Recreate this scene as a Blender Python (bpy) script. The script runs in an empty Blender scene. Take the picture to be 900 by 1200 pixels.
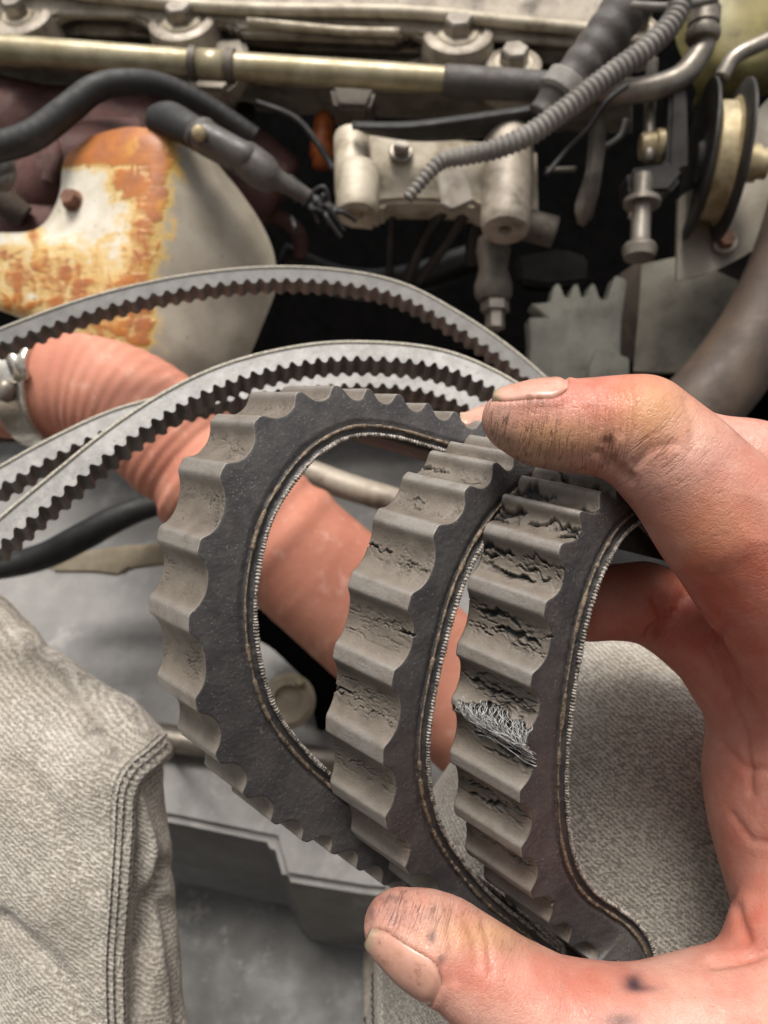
import bpy, bmesh, math, random
import numpy as np
from mathutils import Vector, Matrix
random.seed(7); RNG = np.random.default_rng(7)
sc = bpy.context.scene
col = sc.collection

# ------------------------------------------------------------------ camera, world, sun
CAM_H, PITCH = 1.05, 48.0
cd = bpy.data.cameras.new('camera'); cam = bpy.data.objects.new('camera', cd); col.objects.link(cam)
cam.location = (0, 0, CAM_H); cam.rotation_euler = (math.radians(90 - PITCH), 0, 0)
cd.sensor_fit = 'VERTICAL'; cd.sensor_height = 36.0; cd.sensor_width = 27.0; cd.lens = 26.0
cd.clip_start = 0.01; cd.clip_end = 60.0
cd.dof.use_dof = True; cd.dof.focus_distance = 0.148; cd.dof.aperture_fstop = 21.0
sc.camera = cam
SUN = Vector((-0.10, 0.24, 0.965)).normalized()
w = bpy.data.worlds.new('World'); sc.world = w; w.use_nodes = True
wn = w.node_tree.nodes; bgn = wn['Background']
sky = wn.new('ShaderNodeTexSky'); sky.sky_type = 'NISHITA'; sky.sun_disc = False
sky.sun_elevation = math.asin(SUN.z); sky.sun_rotation = math.atan2(SUN.x, SUN.y)
sky.air_density = 1.0; sky.dust_density = 6.0; sky.ozone_density = 0.6
hs = wn.new('ShaderNodeHueSaturation'); hs.inputs['Saturation'].default_value = 0.12
w.node_tree.links.new(sky.outputs[0], hs.inputs['Color'])
w.node_tree.links.new(hs.outputs[0], bgn.inputs[0]); bgn.inputs[1].default_value = 0.085
sd = bpy.data.lights.new('sun', 'SUN'); sd.energy = 1.9; sd.angle = math.radians(24); sd.color = (1, .95, .88)
so = bpy.data.objects.new('sun', sd); col.objects.link(so); so.rotation_euler = SUN.to_track_quat('Z', 'Y').to_euler()
so.location = (0, 0, 4)
sc.view_settings.view_transform = 'Standard'; sc.view_settings.look = 'None'
sc.view_settings.exposure = 0.74; sc.view_settings.gamma = 1.0
sc.render.engine = 'CYCLES'
sc.cycles.use_denoising = True
sc.cycles.max_bounces = 8

# ------------------------------------------------------------------ helpers: space
F = 1200 * 26.0 / 36.0
def P(u, v, d):                       # a point seen at (u, v), d metres along the view axis; view-aligned axes
    return np.array([(u - 450) / F * d, (600 - v) / F * d, -d], float)
def PX(p):
    p = np.asarray(p); d = -p[..., 2]
    return np.stack([450 + p[..., 0] / d * F, 600 - p[..., 1] / d * F], -1)
_a = math.radians(90 - PITCH)
RM = np.array([[1, 0, 0], [0, math.cos(_a), -math.sin(_a)], [0, math.sin(_a), math.cos(_a)]])
def world(p): return np.asarray(p, float) @ RM.T + np.array([0, 0, CAM_H])
def cams(p): return (np.asarray(p, float) - np.array([0, 0, CAM_H])) @ RM
def G(u, v, z):                       # where the sight line through (u, v) meets the level z
    r = RM @ P(u, v, 1.0); t = (z - CAM_H) / r[2]
    return P(u, v, t)
def nrm(v):
    v = np.asarray(v, float); return v / np.maximum(np.linalg.norm(v, axis=-1, keepdims=True), 1e-12)
def cr(pts, n=8):                     # Catmull-Rom through rows of numbers
    p = np.asarray(pts, float)
    if len(p) < 3:
        t = np.linspace(0, 1, n + 1)[:, None]; return p[0] * (1 - t) + p[-1] * t
    q = np.vstack([2 * p[0] - p[1], p, 2 * p[-1] - p[-2]]); out = []
    t = np.arange(n)[:, None] / n
    for i in range(1, len(q) - 2):
        a, b, c, d = q[i - 1], q[i], q[i + 1], q[i + 2]
        out.append(.5 * (2 * b + (c - a) * t + (2 * a - 5 * b + 4 * c - d) * t ** 2 + (3 * b - a - 3 * c + d) * t ** 3))
    return np.vstack(out + [p[-1:]])
def resample(p, ds):
    L = np.r_[0, np.cumsum(np.linalg.norm(np.diff(p[:, :3], axis=0), axis=1))]
    s = np.linspace(0, L[-1], max(3, int(L[-1] / ds) + 1))
    return np.stack([np.interp(s, L, p[:, k]) for k in range(p.shape[1])], 1), s
def sstep(a, b, x):
    t = np.clip((x - a) / (b - a), 0, 1); return t * t * (3 - 2 * t)
def vnoise(p, seed=0):
    p = np.asarray(p, float); i = np.floor(p).astype(np.int64); f = p - i; f = f * f * (3 - 2 * f); r = 0
    for c in range(8):
        o = np.array([c & 1, c >> 1 & 1, c >> 2 & 1]); k = i + o
        h = (k[:, 0] * 374761393 + k[:, 1] * 668265263 + k[:, 2] * 2147483647 + seed * 1274126177) & 0xffffffff
        h = ((h ^ (h >> 13)) * 1274126177) & 0xffffffff; h = (h ^ (h >> 16)) & 0xffff
        wgt = np.prod(np.where(o, f, 1 - f), axis=1); r = r + wgt * (h / 65535.0)
    return r
def fbm(p, oct=3, seed=0):
    r = 0; a = .5; t = 0
    for k in range(oct): r = r + a * vnoise(np.asarray(p) * 2 ** k, seed + k); t += a; a *= .5
    return r / t

# ------------------------------------------------------------------ helpers: objects
ROOT = {}
def setp(o, label=None, cat=None, group=None, kind=None):
    if label: o['label'] = label
    if cat: o['category'] = cat
    if group: o['group'] = group
    if kind: o['kind'] = kind
    return o
def thing(name, at, label, cat, group=None):
    o = bpy.data.objects.new(name, None); col.objects.link(o); o.empty_display_size = .02
    loc = world(at); o.location = loc; ROOT[o.name] = loc
    return setp(o, label, cat, group)
def mesh(name, v, f, mats, mi=None, smooth=True, attrs=None, normals=None, off=None):
    v = world(np.asarray(v, float)) - off
    me = bpy.data.meshes.new(name); me.from_pydata(v.tolist(), [], [list(map(int, q)) for q in f])
    for m in (mats if isinstance(mats, (list, tuple)) else [mats]): me.materials.append(m)
    if mi is not None: me.polygons.foreach_set('material_index', np.asarray(mi, np.int32))
    me.polygons.foreach_set('use_smooth', np.full(len(me.polygons), bool(smooth)))
    for k, a in (attrs or {}).items():
        a = np.asarray(a, np.float32)
        if a.ndim == 1: me.attributes.new(k, 'FLOAT', 'POINT').data.foreach_set('value', a)
        else: me.attributes.new(k, 'FLOAT_VECTOR', 'POINT').data.foreach_set('vector', a.ravel())
    me.update()
    if normals is not None: me.normals_split_custom_set_from_vertices((np.asarray(normals) @ RM.T).tolist())
    return me
def obj(name, vf, mats, parent=None, smooth=True, edge=None, **kw):
    v, f = vf[0], vf[1]
    mi = kw.pop('mi', None); attrs = kw.pop('attrs', None); normals = kw.pop('normals', None)
    if parent is not None: off = ROOT[parent.name]
    else: off = world(np.asarray(v, float)).mean(0)
    me = mesh(name, v, f, mats, mi, smooth, attrs, normals, off)
    if edge:
        bm = bmesh.new(); bm.from_mesh(me)
        bmesh.ops.recalc_face_normals(bm, faces=bm.faces)
        for e in bm.edges:
            if len(e.link_faces) == 2 and e.calc_face_angle(0) > math.radians(edge): e.smooth = False
        bm.to_mesh(me); bm.free()
    o = bpy.data.objects.new(name, me); col.objects.link(o)
    if parent is not None:
        o.parent = parent; ROOT[o.name] = off
        if parent.type == 'MESH':
            pass
        o.location = (0, 0, 0)
    else:
        o.location = off; ROOT[o.name] = off
    return setp(o, kw.get('label'), kw.get('cat'), kw.get('group'), kw.get('kind'))
def join(*vfs):
    V = []; Fc = []; n = 0
    for v, f in vfs:
        v = np.asarray(v, float); V.append(v); Fc += [[i + n for i in q] for q in f]; n += len(v)
    return np.vstack(V), Fc
def grid_faces(n, m, close_m=False, off=0):
    i = np.arange(n - 1)[:, None]; j = np.arange(m if close_m else m - 1)[None]
    a = i * m + j; b = i * m + (j + 1) % m; c = (i + 1) * m + (j + 1) % m; d = (i + 1) * m + j
    return (np.stack([a, b, c, d], -1).reshape(-1, 4) + off).tolist()
def frames(p):
    T = nrm(np.gradient(p, axis=0)); n = np.zeros_like(T)
    a = np.array([0, 0, 1.]) if abs(T[0, 2]) < .9 else np.array([1., 0, 0])
    n[0] = nrm(np.cross(T[0], a))
    for i in range(1, len(p)): n[i] = nrm(n[i - 1] - T[i] * (n[i - 1] @ T[i]))
    return T, n, np.cross(T, n)
def tube3(p, r, seg=16, flat=1.0, cap=True):
    T, n, b = frames(p); th = np.linspace(0, 2 * np.pi, seg, endpoint=False)
    r = np.broadcast_to(r, (len(p),))
    V = p[:, None] + r[:, None, None] * (n[:, None] * np.cos(th)[None, :, None] + flat * b[:, None] * np.sin(th)[None, :, None])
    V = V.reshape(-1, 3); Fc = grid_faces(len(p), seg, True)
    if cap: Fc = Fc + [list(range(seg))[::-1], [(len(p) - 1) * seg + k for k in range(seg)]]
    return V, Fc
def tube(path, seg=16, n=8, rib=None, flat=1.0, ds=None):   # path rows: u, v, d, radius in pixels at that distance
    q = cr(path, n); p3 = np.array([P(*x[:3]) for x in q]); r = q[:, 3] * q[:, 2] / F
    if rib or ds:
        pr, s = resample(np.c_[p3, r], ds or rib[0] / 8); p3, r = pr[:, :3], pr[:, 3]
        if rib:
            wv = np.cos(s / rib[0] * 2 * np.pi); r = r + rib[1] * (np.clip(wv * 1.6, -1, 1) if len(rib) > 2 else wv)
    return tube3(p3, r, seg, flat)
def lathe(a, b, prof, seg=24):        # prof: (fraction along a-b, radius m)
    a = np.asarray(a, float); b = np.asarray(b, float); T = nrm(b - a)
    h = np.array([0, 0, 1.]) if abs(T[2]) < .9 else np.array([0, 1., 0])
    n = nrm(np.cross(T, h)); bb = np.cross(T, n); th = np.linspace(0, 2 * np.pi, seg, endpoint=False)
    V = []
    for t, r in prof: V.append(a + (b - a) * t + r * (np.cos(th)[:, None] * n + np.sin(th)[:, None] * bb))
    return np.vstack(V), grid_faces(len(prof), seg, True) + [list(range(seg))[::-1], [(len(prof) - 1) * seg + k for k in range(seg)]]
def prism(poly, d, e, bev=.0012, dd=None):   # outline in pixels at distance d (or own distances), pushed back by vector e
    pts = [P(u, v, (d if dd is None else dd[i])) for i, (u, v) in enumerate(poly)]
    bm = bmesh.new(); vs = [bm.verts.new(p) for p in pts]; f = bm.faces.new(vs)
    r = bmesh.ops.extrude_face_region(bm, geom=[f])
    for x in r['geom']:
        if isinstance(x, bmesh.types.BMVert): x.co += Vector(e)
    bmesh.ops.recalc_face_normals(bm, faces=bm.faces)
    if bev:
        bmesh.ops.bevel(bm, geom=list(bm.edges), offset=bev, segments=2, affect='EDGES', clamp_overlap=True)
    bm.verts.index_update(); V = np.array([v.co[:] for v in bm.verts]); Fc = [[v.index for v in q.verts] for q in bm.faces]; bm.free()
    return V, Fc
def box(c, ax, ay, az, bev=.0008):
    c = np.asarray(c, float); bm = bmesh.new()
    bmesh.ops.create_cube(bm, size=2)
    for v in bm.verts: v.co = Vector(c + v.co.x * np.asarray(ax) + v.co.y * np.asarray(ay) + v.co.z * np.asarray(az))
    bmesh.ops.recalc_face_normals(bm, faces=bm.faces)
    if bev: bmesh.ops.bevel(bm, geom=list(bm.edges), offset=bev, segments=2, affect='EDGES', clamp_overlap=True)
    bm.verts.index_update(); V = np.array([v.co[:] for v in bm.verts]); Fc = [[v.index for v in q.verts] for q in bm.faces]; bm.free()
    return V, Fc
def sheet(rows, nu=6, nv=6, th=.0015, wob=0, seed=0):          # rows of (u,v,d), smoothed both ways, with thickness
    A = np.array(rows, float)
    A = np.array([cr(r, nu) for r in A]); A = np.array([cr(A[:, j], nv) for j in range(A.shape[1])]).transpose(1, 0, 2)
    V = np.array([[P(*x) for x in r] for r in A]); n, m = V.shape[:2]
    N = nrm(np.cross(np.gradient(V, axis=1), np.gradient(V, axis=0)))
    s = np.sign((N * -V).sum(-1).mean()); N = N * s
    if wob: V = V + N * (wob * (fbm(V.reshape(-1, 3) * 25, 3, seed).reshape(n, m, 1) - .5))
    Vb = V - N * th
    Fc = grid_faces(n, m) + [q[::-1] for q in grid_faces(n, m, off=n * m)]
    ring = [(i, 0) for i in range(n)] + [(n - 1, j) for j in range(1, m)] + [(i, m - 1) for i in range(n - 2, -1, -1)] + [(0, j) for j in range(m - 2, 0, -1)]
    idx = [i * m + j for i, j in ring]
    for k in range(len(idx)):
        a, b = idx[k], idx[(k + 1) % len(idx)]; Fc.append([a, b, b + n * m, a + n * m])
    return np.vstack([V.reshape(-1, 3), Vb.reshape(-1, 3)]), Fc
def hexbolt(c, axis, r, h, wash=1.5, cone=False):
    c = np.asarray(c, float); ax = nrm(axis)
    head = lathe(c, c + ax * h, [(0, r), (.8, r), (1, r * .86)], 6)
    return head, lathe(c - ax * h * .35, c + ax * h * .02, [(0, r * wash), (.7, r * wash), (1, r * wash * .9)], 28)

# ------------------------------------------------------------------ helpers: materials
def lin(c):
    if isinstance(c, str):
        c = [int(c[i:i + 2], 16) / 255 for i in (1, 3, 5)]
        c = [x / 12.92 if x <= .04045 else ((x + .055) / 1.055) ** 2.4 for x in c]
    return tuple(c[:3]) + (1,)
class NT:
    def __init__(s, name):
        s.m = bpy.data.materials.new(name); s.m.use_nodes = True; s.t = s.m.node_tree; s.b = s.t.nodes['Principled BSDF']
        s.tc = s.t.nodes.new('ShaderNodeTexCoord')
    def n(s, t, **k):
        x = s.t.nodes.new(t)
        for a, b in k.items(): setattr(x, a, b)
        return x
    def l(s, a, b): s.t.links.new(a, b)
    def put(s, sock, v):
        if hasattr(v, 'is_linked') or hasattr(v, 'links'): s.l(v, sock)
        else: sock.default_value = v
    def mp(s, scale=(1, 1, 1), rot=(0, 0, 0), src=None):
        x = s.n('ShaderNodeMapping'); s.l(src or s.tc.outputs['Object'], x.inputs[0]); x.inputs['Scale'].default_value = scale; x.inputs['Rotation'].default_value = rot
        return x.outputs[0]
    def noise(s, scale, detail=4, rough=.6, vec=None, dist=0):
        x = s.n('ShaderNodeTexNoise'); s.l(vec or s.tc.outputs['Object'], x.inputs['Vector'])
        x.inputs['Scale'].default_value = scale; x.inputs['Detail'].default_value = detail; x.inputs['Roughness'].default_value = rough; x.inputs['Distortion'].default_value = dist
        return x.outputs['Fac']
    def vor(s, scale, vec=None, feat='F1', out='Distance', rnd=1):
        x = s.n('ShaderNodeTexVoronoi', feature=feat); s.l(vec or s.tc.outputs['Object'], x.inputs['Vector']); x.inputs['Scale'].default_value = scale
        x.inputs['Randomness'].default_value = rnd
        return x.outputs[out]
    def ramp(s, f, lo, hi, a=0., b=1.):
        x = s.n('ShaderNodeMapRange', interpolation_type='SMOOTHSTEP'); s.put(x.inputs[0], f)
        for k, v in zip((1, 2, 3, 4), (lo, hi, a, b)): x.inputs[k].default_value = v
        return x.outputs[0]
    def mix(s, f, a, b, mode='MIX'):
        x = s.n('ShaderNodeMix', data_type='RGBA', blend_type=mode); s.put(x.inputs[0], f)
        s.put(x.inputs[6], lin(a) if not hasattr(a, 'links') else a); s.put(x.inputs[7], lin(b) if not hasattr(b, 'links') else b)
        return x.outputs[2]
    def math(s, op, a, b=0.):
        x = s.n('ShaderNodeMath', operation=op); s.put(x.inputs[0], a); s.put(x.inputs[1], b); return x.outputs[0]
    def attr(s, name, vec=False):
        x = s.n('ShaderNodeAttribute', attribute_name=name); return x.outputs['Vector' if vec else 'Fac']
    def bump(s, h, st=.3, dist=.001, prev=None):
        x = s.n('ShaderNodeBump'); x.inputs['Strength'].default_value = st; x.inputs['Distance'].default_value = dist; s.put(x.inputs['Height'], h)
        if prev is not None: s.l(prev, x.inputs['Normal'])
        return x.outputs[0]
    def fin(s, colour, rough=.5, metal=0., normal=None, spec=.5, **k):
        s.put(s.b.inputs['Base Color'], lin(colour) if not hasattr(colour, 'links') else colour)
        s.put(s.b.inputs['Roughness'], rough); s.put(s.b.inputs['Metallic'], metal); s.put(s.b.inputs['Specular IOR Level'], spec)
        if normal is not None: s.l(normal, s.b.inputs['Normal'])
        for a, b in k.items(): s.put(s.b.inputs[a.replace('_', ' ')], b)
        return s.m
def mat(name, c1, c2, sc_=60, rough=.5, metal=0., bump=.25, bsc=700, bd=.0006, dirt=None, spec=.5, rv=.12, sx=(1, 1, 1)):
    t = NT(name); v = t.mp(sx)
    c = t.mix(t.ramp(t.noise(sc_, 5, .62, v), .32, .68), c1, c2)
    c = t.mix(t.ramp(t.noise(sc_ * 9, 3, .6, v), .45, .8, 0, .35), c, c2)
    if dirt:
        f = t.ramp(t.noise(dirt[1], 5, .68, v), dirt[2], dirt[3]); c = t.mix(f, c, dirt[0])
    rg = t.ramp(t.noise(sc_ * 2.3, 4, .6), .2, .8, max(.05, rough - rv), min(1, rough + rv))
    nn = t.bump(t.noise(bsc, 4, .6), bump, bd) if bump else None
    return t.fin(c, rg, metal, nn, spec)

M = {}
M['alu'] = mat('cast_aluminium', '#b3a898', '#877c6e', 40, .5, .2, .35, 900, .0007, ('#4e463c', 55, .48, .78))
M['alu_bright'] = mat('machined_aluminium', '#c2b7a4', '#a0947f', 60, .55, .15, .4, 500, .0006, ('#6a5a43', 60, .52, .80))
M['dirty'] = mat('dirty_cast_metal', '#6f665c', '#4b443c', 50, .6, .2, .35, 600, .0008, ('#2a2622', 40, .5, .8))
M['darkmetal'] = mat('dark_oily_metal', '#3a3633', '#25221f', 50, .5, .3, .3, 600, .0008)
M['black'] = mat('shade_black', '#060505', '#030303', 40, .9, 0, .2, 400, .001, spec=.03)  # near-black colour painted in for the unlit depth of the bay
M['blackrub'] = mat('black_rubber', '#2b2a29', '#1d1c1b', 60, .62, 0, .3, 900, .0005, ('#4a4641', 80, .55, .9))
M['greyrub'] = mat('dusty_grey_rubber', '#8a857e', '#6d6862', 70, .6, 0, .3, 900, .0005, ('#77706a', 90, .55, .85))
M['conn'] = mat('worn_black_plastic', '#5a5550', '#403c38', 80, .45, 0, .3, 900, .0005, ('#78716a', 90, .55, .85))
M['tape'] = mat('wrapped_tape', '#554f4a', '#3c3835', 60, .6, 0, .35, 500, .0008, ('#7a6f63', 60, .52, .85))
M['zinc'] = mat('yellow_zinc', '#b3a88c', '#938769', 60, .42, .35, .15, 900, .0004, ('#6b5a35', 70, .6, .85))
M['steel'] = mat('dull_steel', '#9a9287', '#746c62', 60, .42, .6, .2, 800, .0004, ('#4a4037', 60, .55, .85))
M['shiny'] = mat('bright_steel', '#e2dcd0', '#b9b2a6', 60, .25, .85, .1, 800, .0003)
M['rustbolt'] = mat('rusty_bolt', '#8a5f4b', '#5f4334', 200, .7, .1, .4, 900, .0006)
M['brass'] = mat('brass', '#bfb191', '#978663', 90, .45, .4, .2, 800, .0004)
M['manifold'] = mat('rusty_manifold', '#6a4640', '#4d3430', 45, .75, .0, .4, 500, .001, ('#80685f', 60, .5, .8))
M['plate'] = mat('dusty_plate', '#a39b8d', '#857d70', 40, .6, .1, .2, 500, .0006, ('#5f564a', 50, .58, .85))
M['blade'] = mat('fan_plastic', '#7b7566', '#5d574b', 35, .6, 0, .2, 500, .0006, ('#3a352c', 40, .5, .8))
M['geargrey'] = mat('grey_gear_metal', '#9a988d', '#7e7c72', 45, .65, .1, .3, 500, .0008, ('#5a574e', 60, .55, .8))
M['tray'] = mat('grey_undertray', '#8b8884', '#74716e', 18, .55, 0, .25, 350, .0007, ('#a5a29e', 34, .52, .78))
M['tray_dark'] = mat('scuffed_tray', '#74726f', '#5f5d5b', 22, .5, 0, .3, 400, .0007, ('#a3a09b', 45, .52, .74))
M['brownrub'] = mat('brown_dust_rubber', '#5a4a3e', '#3d332c', 30, .65, 0, .3, 400, .0008, ('#7a6654', 40, .55, .85))
M['olive'] = mat('olive_body', '#9a8e5c', '#6f6640', 25, .5, 0, .2, 400, .0006, ('#3c3522', 30, .52, .75))
M['orange'] = mat('amber_plastic', '#b5622a', '#7d3b18', 120, .4, 0, .2, 500, .0005)
M['tan'] = mat('tan_plastic', '#a89c87', '#8d816d', 60, .55, 0, .2, 500, .0005)
M['ground'] = mat('asphalt', '#3f3d3b', '#2f2e2c', 30, .9, 0, .5, 200, .003)

def mat_flank():
    t = NT('belt_side_rubber')
    c = t.mix(t.ramp(t.noise(160, 5, .6), .3, .7), '#3f3d3e', '#524f4e')
    sp = t.math('MULTIPLY', t.ramp(t.vor(1300), .12, .30, 1, 0), t.ramp(t.noise(420, 2), .42, .58))
    c = t.mix(t.math('MULTIPLY', sp, .28), c, '#a8a19a')
    v = t.mp((1, .5, .4), (.5, .3, .4)); sc1 = t.ramp(t.noise(900, 3, .5, v), .66, .78)
    c = t.mix(t.math('MULTIPLY', sc1, .35), c, '#8f8a86')
    sm = t.ramp(t.noise(90, 3, .6), .5, .75); c = t.mix(t.math('MULTIPLY', sm, .35), c, '#6b6258')
    nb = t.bump(t.noise(1500, 4, .65), .35, .0004); nb = t.bump(t.vor(800), .25, .0003, nb)
    return t.fin(c, t.ramp(t.noise(300, 3), .3, .7, .36, .56), 0, nb, .5)
def mat_tooth():
    t = NT('belt_cog_rubber'); ck = t.attr('crack'); top = t.attr('cogtop')
    c = t.mix(t.ramp(t.noise(180, 5, .6), .3, .7), '#7a7065', '#665d53')
    c = t.mix(t.math('MULTIPLY', top, t.ramp(t.noise(260, 4, .6), .25, .6, .25, .9)), c, '#8b857e')
    c = t.mix(t.ramp(t.noise(1400, 3, .7), .56, .75, 0, .5), c, '#574f47')
    c = t.mix(ck, c, '#131211')
    nb = t.bump(t.noise(1800, 5, .7), .4, .0004)
    return t.fin(c, t.ramp(top, 0, 1, .48, .30), 0, nb, .5)
def mat_fabric(name, a, b, sc_=1500):
    t = NT(name); c = t.mix(t.ramp(t.noise(sc_, 3, .7), .35, .65), a, b)
    return t.fin(c, .6, 0, t.bump(t.noise(sc_ * 1.3, 3, .7), .5, .0004), .4)
def mat_loopside(nm, a, b):
    t = NT(nm); c = t.mix(t.ramp(t.noise(150, 5, .65), .3, .7), a, b)
    c = t.mix(t.ramp(t.noise(900, 3, .7), .55, .75, 0, .7), c, '#5d5a57')
    return t.fin(c, .5, 0, t.bump(t.noise(1200, 3), .3, .0005), .5)
M['flank'] = mat_flank(); M['cog'] = mat_tooth()
M['loopside'] = mat_loopside('belt_side_dusted', '#b0ada9', '#8d8a86'); M['loopside2'] = mat_loopside('belt_side_grey', '#777470', '#605d59')
M['loopcog'] = mat('loop_cog_rubber', '#7d7871', '#5c5751', 90, .6, 0, .3, 900, .0005)
M['loopedge'] = mat_fabric('loop_fabric_edge', '#c9c2b4', '#8f8878')
M['backfab'] = mat_fabric('belt_back_fabric', '#34302c', '#25221f', 1200)
M['rope'] = mat_fabric('pale_cord_edge', '#b3aaa0', '#4b453f', 900)
M['cord'] = mat_fabric('tan_cord', '#8f7d68', '#4b4239', 1100)
M['fibre'] = mat_fabric('frayed_fibre', '#dad9d6', '#8d8c8a', 900)
def mat_hose():
    t = NT('salmon_hose'); c = t.mix(t.ramp(t.noise(25, 4, .6), .3, .7), '#cc8d76', '#ba7863')
    v = t.mp((1, 1, .25), (.7, 0, .7)); c = t.mix(t.ramp(t.noise(140, 4, .6, v), .52, .75, 0, .4), c, '#e2b8a6')
    c = t.mix(t.ramp(t.noise(30, 4, .6), .56, .78, 0, .35), c, '#a86a5a')
    return t.fin(c, .7, 0, t.bump(t.noise(500, 4), .3, .0006), .25)
M['hose'] = mat_hose()
def mat_shield():
    t = NT('rusted_heat_shield'); ru = t.attr('rust'); en = t.attr('enamel')
    c = t.mix(t.ramp(t.noise(30, 4, .6), .3, .7), '#b0a797', '#948b7c')
    white = t.mix(t.ramp(t.noise(60, 4, .6), .3, .7), '#e6dfd0', '#cfc5b0')
    c = t.mix(en, c, white)
    v = t.mp((1.6, 1.1, 1.1)); nz = t.math('ADD', t.math('MULTIPLY', t.noise(60, 4, .58, v, .6), .6), t.math('MULTIPLY', t.noise(42, 4, .6, t.mp((1, 4.5, 4.5))), .4))
    f = t.ramp(t.math('ADD', ru, t.math('MULTIPLY', t.math('SUBTRACT', nz, .5), 2.0)), .30, .62)
    rc = t.mix(t.ramp(t.noise(50, 4, .6), .35, .65), '#bd7430', '#a56742')
    rc = t.mix(t.ramp(t.noise(34, 3, .6), .55, .72), rc, '#d0963f')
    fr = t.ramp(t.math('ADD', ru, t.math('MULTIPLY', t.math('SUBTRACT', nz, .5), 2.0)), .06, .38)
    c = t.mix(t.math('MULTIPLY', t.math('MULTIPLY', fr, t.ramp(ru, .01, .12)), .8), c, '#d8b25c'); c = t.mix(f, c, rc)
    c = t.mix(t.ramp(t.noise(420, 3, .6), .66, .74), c, '#4a3a2c')
    return t.fin(c, t.ramp(f, 0, 1, .30, .45), 0, t.bump(t.math('MULTIPLY', nz, f), .5, .002), .5)
M['shield'] = mat_shield()
def mat_denim():
    t = NT('grey_denim')
    a = t.noise(1, 2, .7, t.mp((420, 1500, 700), (.3, .2, .80))); b = t.noise(1, 2, .7, t.mp((1500, 480, 700), (.2, .3, .70))); sl = t.noise(1500, 2, .7)
    vm = t.n('ShaderNodeVectorMath', operation='DOT_PRODUCT'); t.l(t.tc.outputs['Object'], vm.inputs[0]); vm.inputs[1].default_value = (.62, .52, .59)
    tw = t.math('SINE', t.math('ADD', t.math('MULTIPLY', vm.outputs['Value'], 2 * math.pi / .00115), t.math('MULTIPLY', t.noise(200, 2), 5.)))
    a = t.math('ADD', a, t.math('MULTIPLY', tw, .11))
    f = t.ramp(t.math('ADD', t.math('ADD', t.math('MULTIPLY', a, .40), t.math('MULTIPLY', b, .26)), t.math('MULTIPLY', sl, .34)), .40, .61)
    c = t.mix(f, '#8a8278', '#d5cdc0')
    c = t.mix(t.ramp(t.noise(22, 4, .6), .42, .75, 0, .35), c, '#9a8b78')
    c = t.mix(t.ramp(t.noise(60, 4, .6), .5, .75, 0, .35), c, '#cdc7bd')
    c = t.mix(t.ramp(t.noise(14, 3, .5), .5, .75, 0, .3), c, '#7f7a74')
    return t.fin(c, .85, 0, t.bump(f, .6, .0008), .2, Sheen_Weight=.1)
M['denim'] = mat_denim()
M['thread'] = mat_fabric('grey_thread', '#4f4a45', '#35312d')
def mat_skin():
    t = NT('weathered_skin'); red = t.attr('red'); gr = t.attr('grime'); cre = t.attr('crease'); fu = t.attr('fuv', True); yl = t.attr('tan_highlight'); ct = t.attr('cut')
    c = t.mix(t.ramp(t.noise(110, 4, .6), .3, .7), '#d0a08f', '#c38776')
    c = t.mix(t.ramp(t.noise(420, 3, .6), .5, .8, 0, .4), c, '#d6ad96')
    c = t.mix(t.math('MULTIPLY', red, t.ramp(t.noise(140, 3, .6), .2, .75, .55, 1)), c, '#b9563f')
    c = t.mix(t.math('MULTIPLY', yl, .75), c, '#c79a68')
    # transverse wrinkles along the finger (fuv.x along it, fuv.y around it, in mm)
    def lines(sx_, sy_, rot, wd, dist):
        nz = t.noise(1, 1.2, .5, t.mp((sx_, sy_, 1), (0, 0, rot), fu), dist)
        return t.ramp(t.math('ABSOLUTE', t.math('SUBTRACT', nz, .5)), 0, wd, 1, 0)
    line = t.math('MAXIMUM', lines(1.0, .075, .20, .040, .35), t.math('MULTIPLY', lines(2.1, .22, -.22, .05, .3), .55))
    brk = t.ramp(t.noise(.35, 3, .6, t.mp((1, 1, 1), (0, 0, 0), fu)), .30, .62)
    line = t.math('MULTIPLY', line, brk)
    fine = t.vor(1250, feat='DISTANCE_TO_EDGE'); fl = t.ramp(fine, .0, .12, 1, 0)
    c = t.mix(t.math('MULTIPLY', t.math('MULTIPLY', line, cre), .6), c, '#6b4230')
    g2 = t.math('MULTIPLY', gr, t.ramp(t.noise(150, 5, .6), .25, .8))
    c = t.mix(t.math('MULTIPLY', g2, .5), c, '#5a4538')
    c = t.mix(t.math('MULTIPLY', t.math('MULTIPLY', line, gr), .7), c, '#3a281f')
    c = t.mix(t.math('MULTIPLY', fl, .07), c, '#8a4c3a')
    pore = t.ramp(t.vor(620), .05, .12, 1, 0); c = t.mix(t.math('MULTIPLY', t.math('MULTIPLY', pore, t.ramp(t.noise(200), .5, .6)), .5), c, '#6b3d2e')
    c = t.mix(ct, c, '#46353a')
    nb = t.bump(t.noise(700, 4, .6), .25, .0006); nb = t.bump(fl, -.22, .0004, nb) if False else t.bump(t.math('SUBTRACT', 1., fl), .24, .0003, nb)
    nb = t.bump(t.math('SUBTRACT', 1., t.math('MULTIPLY', line, t.math('ADD', t.math('MULTIPLY', cre, .75), .02))), .45, .0005, nb)
    return t.fin(c, t.ramp(t.noise(300, 3), .3, .7, .36, .50), 0, nb, .5, Subsurface_Weight=.12, Subsurface_Radius=(.004, .0015, .0008), Subsurface_Scale=.6)
M['skin'] = mat_skin()
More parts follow.
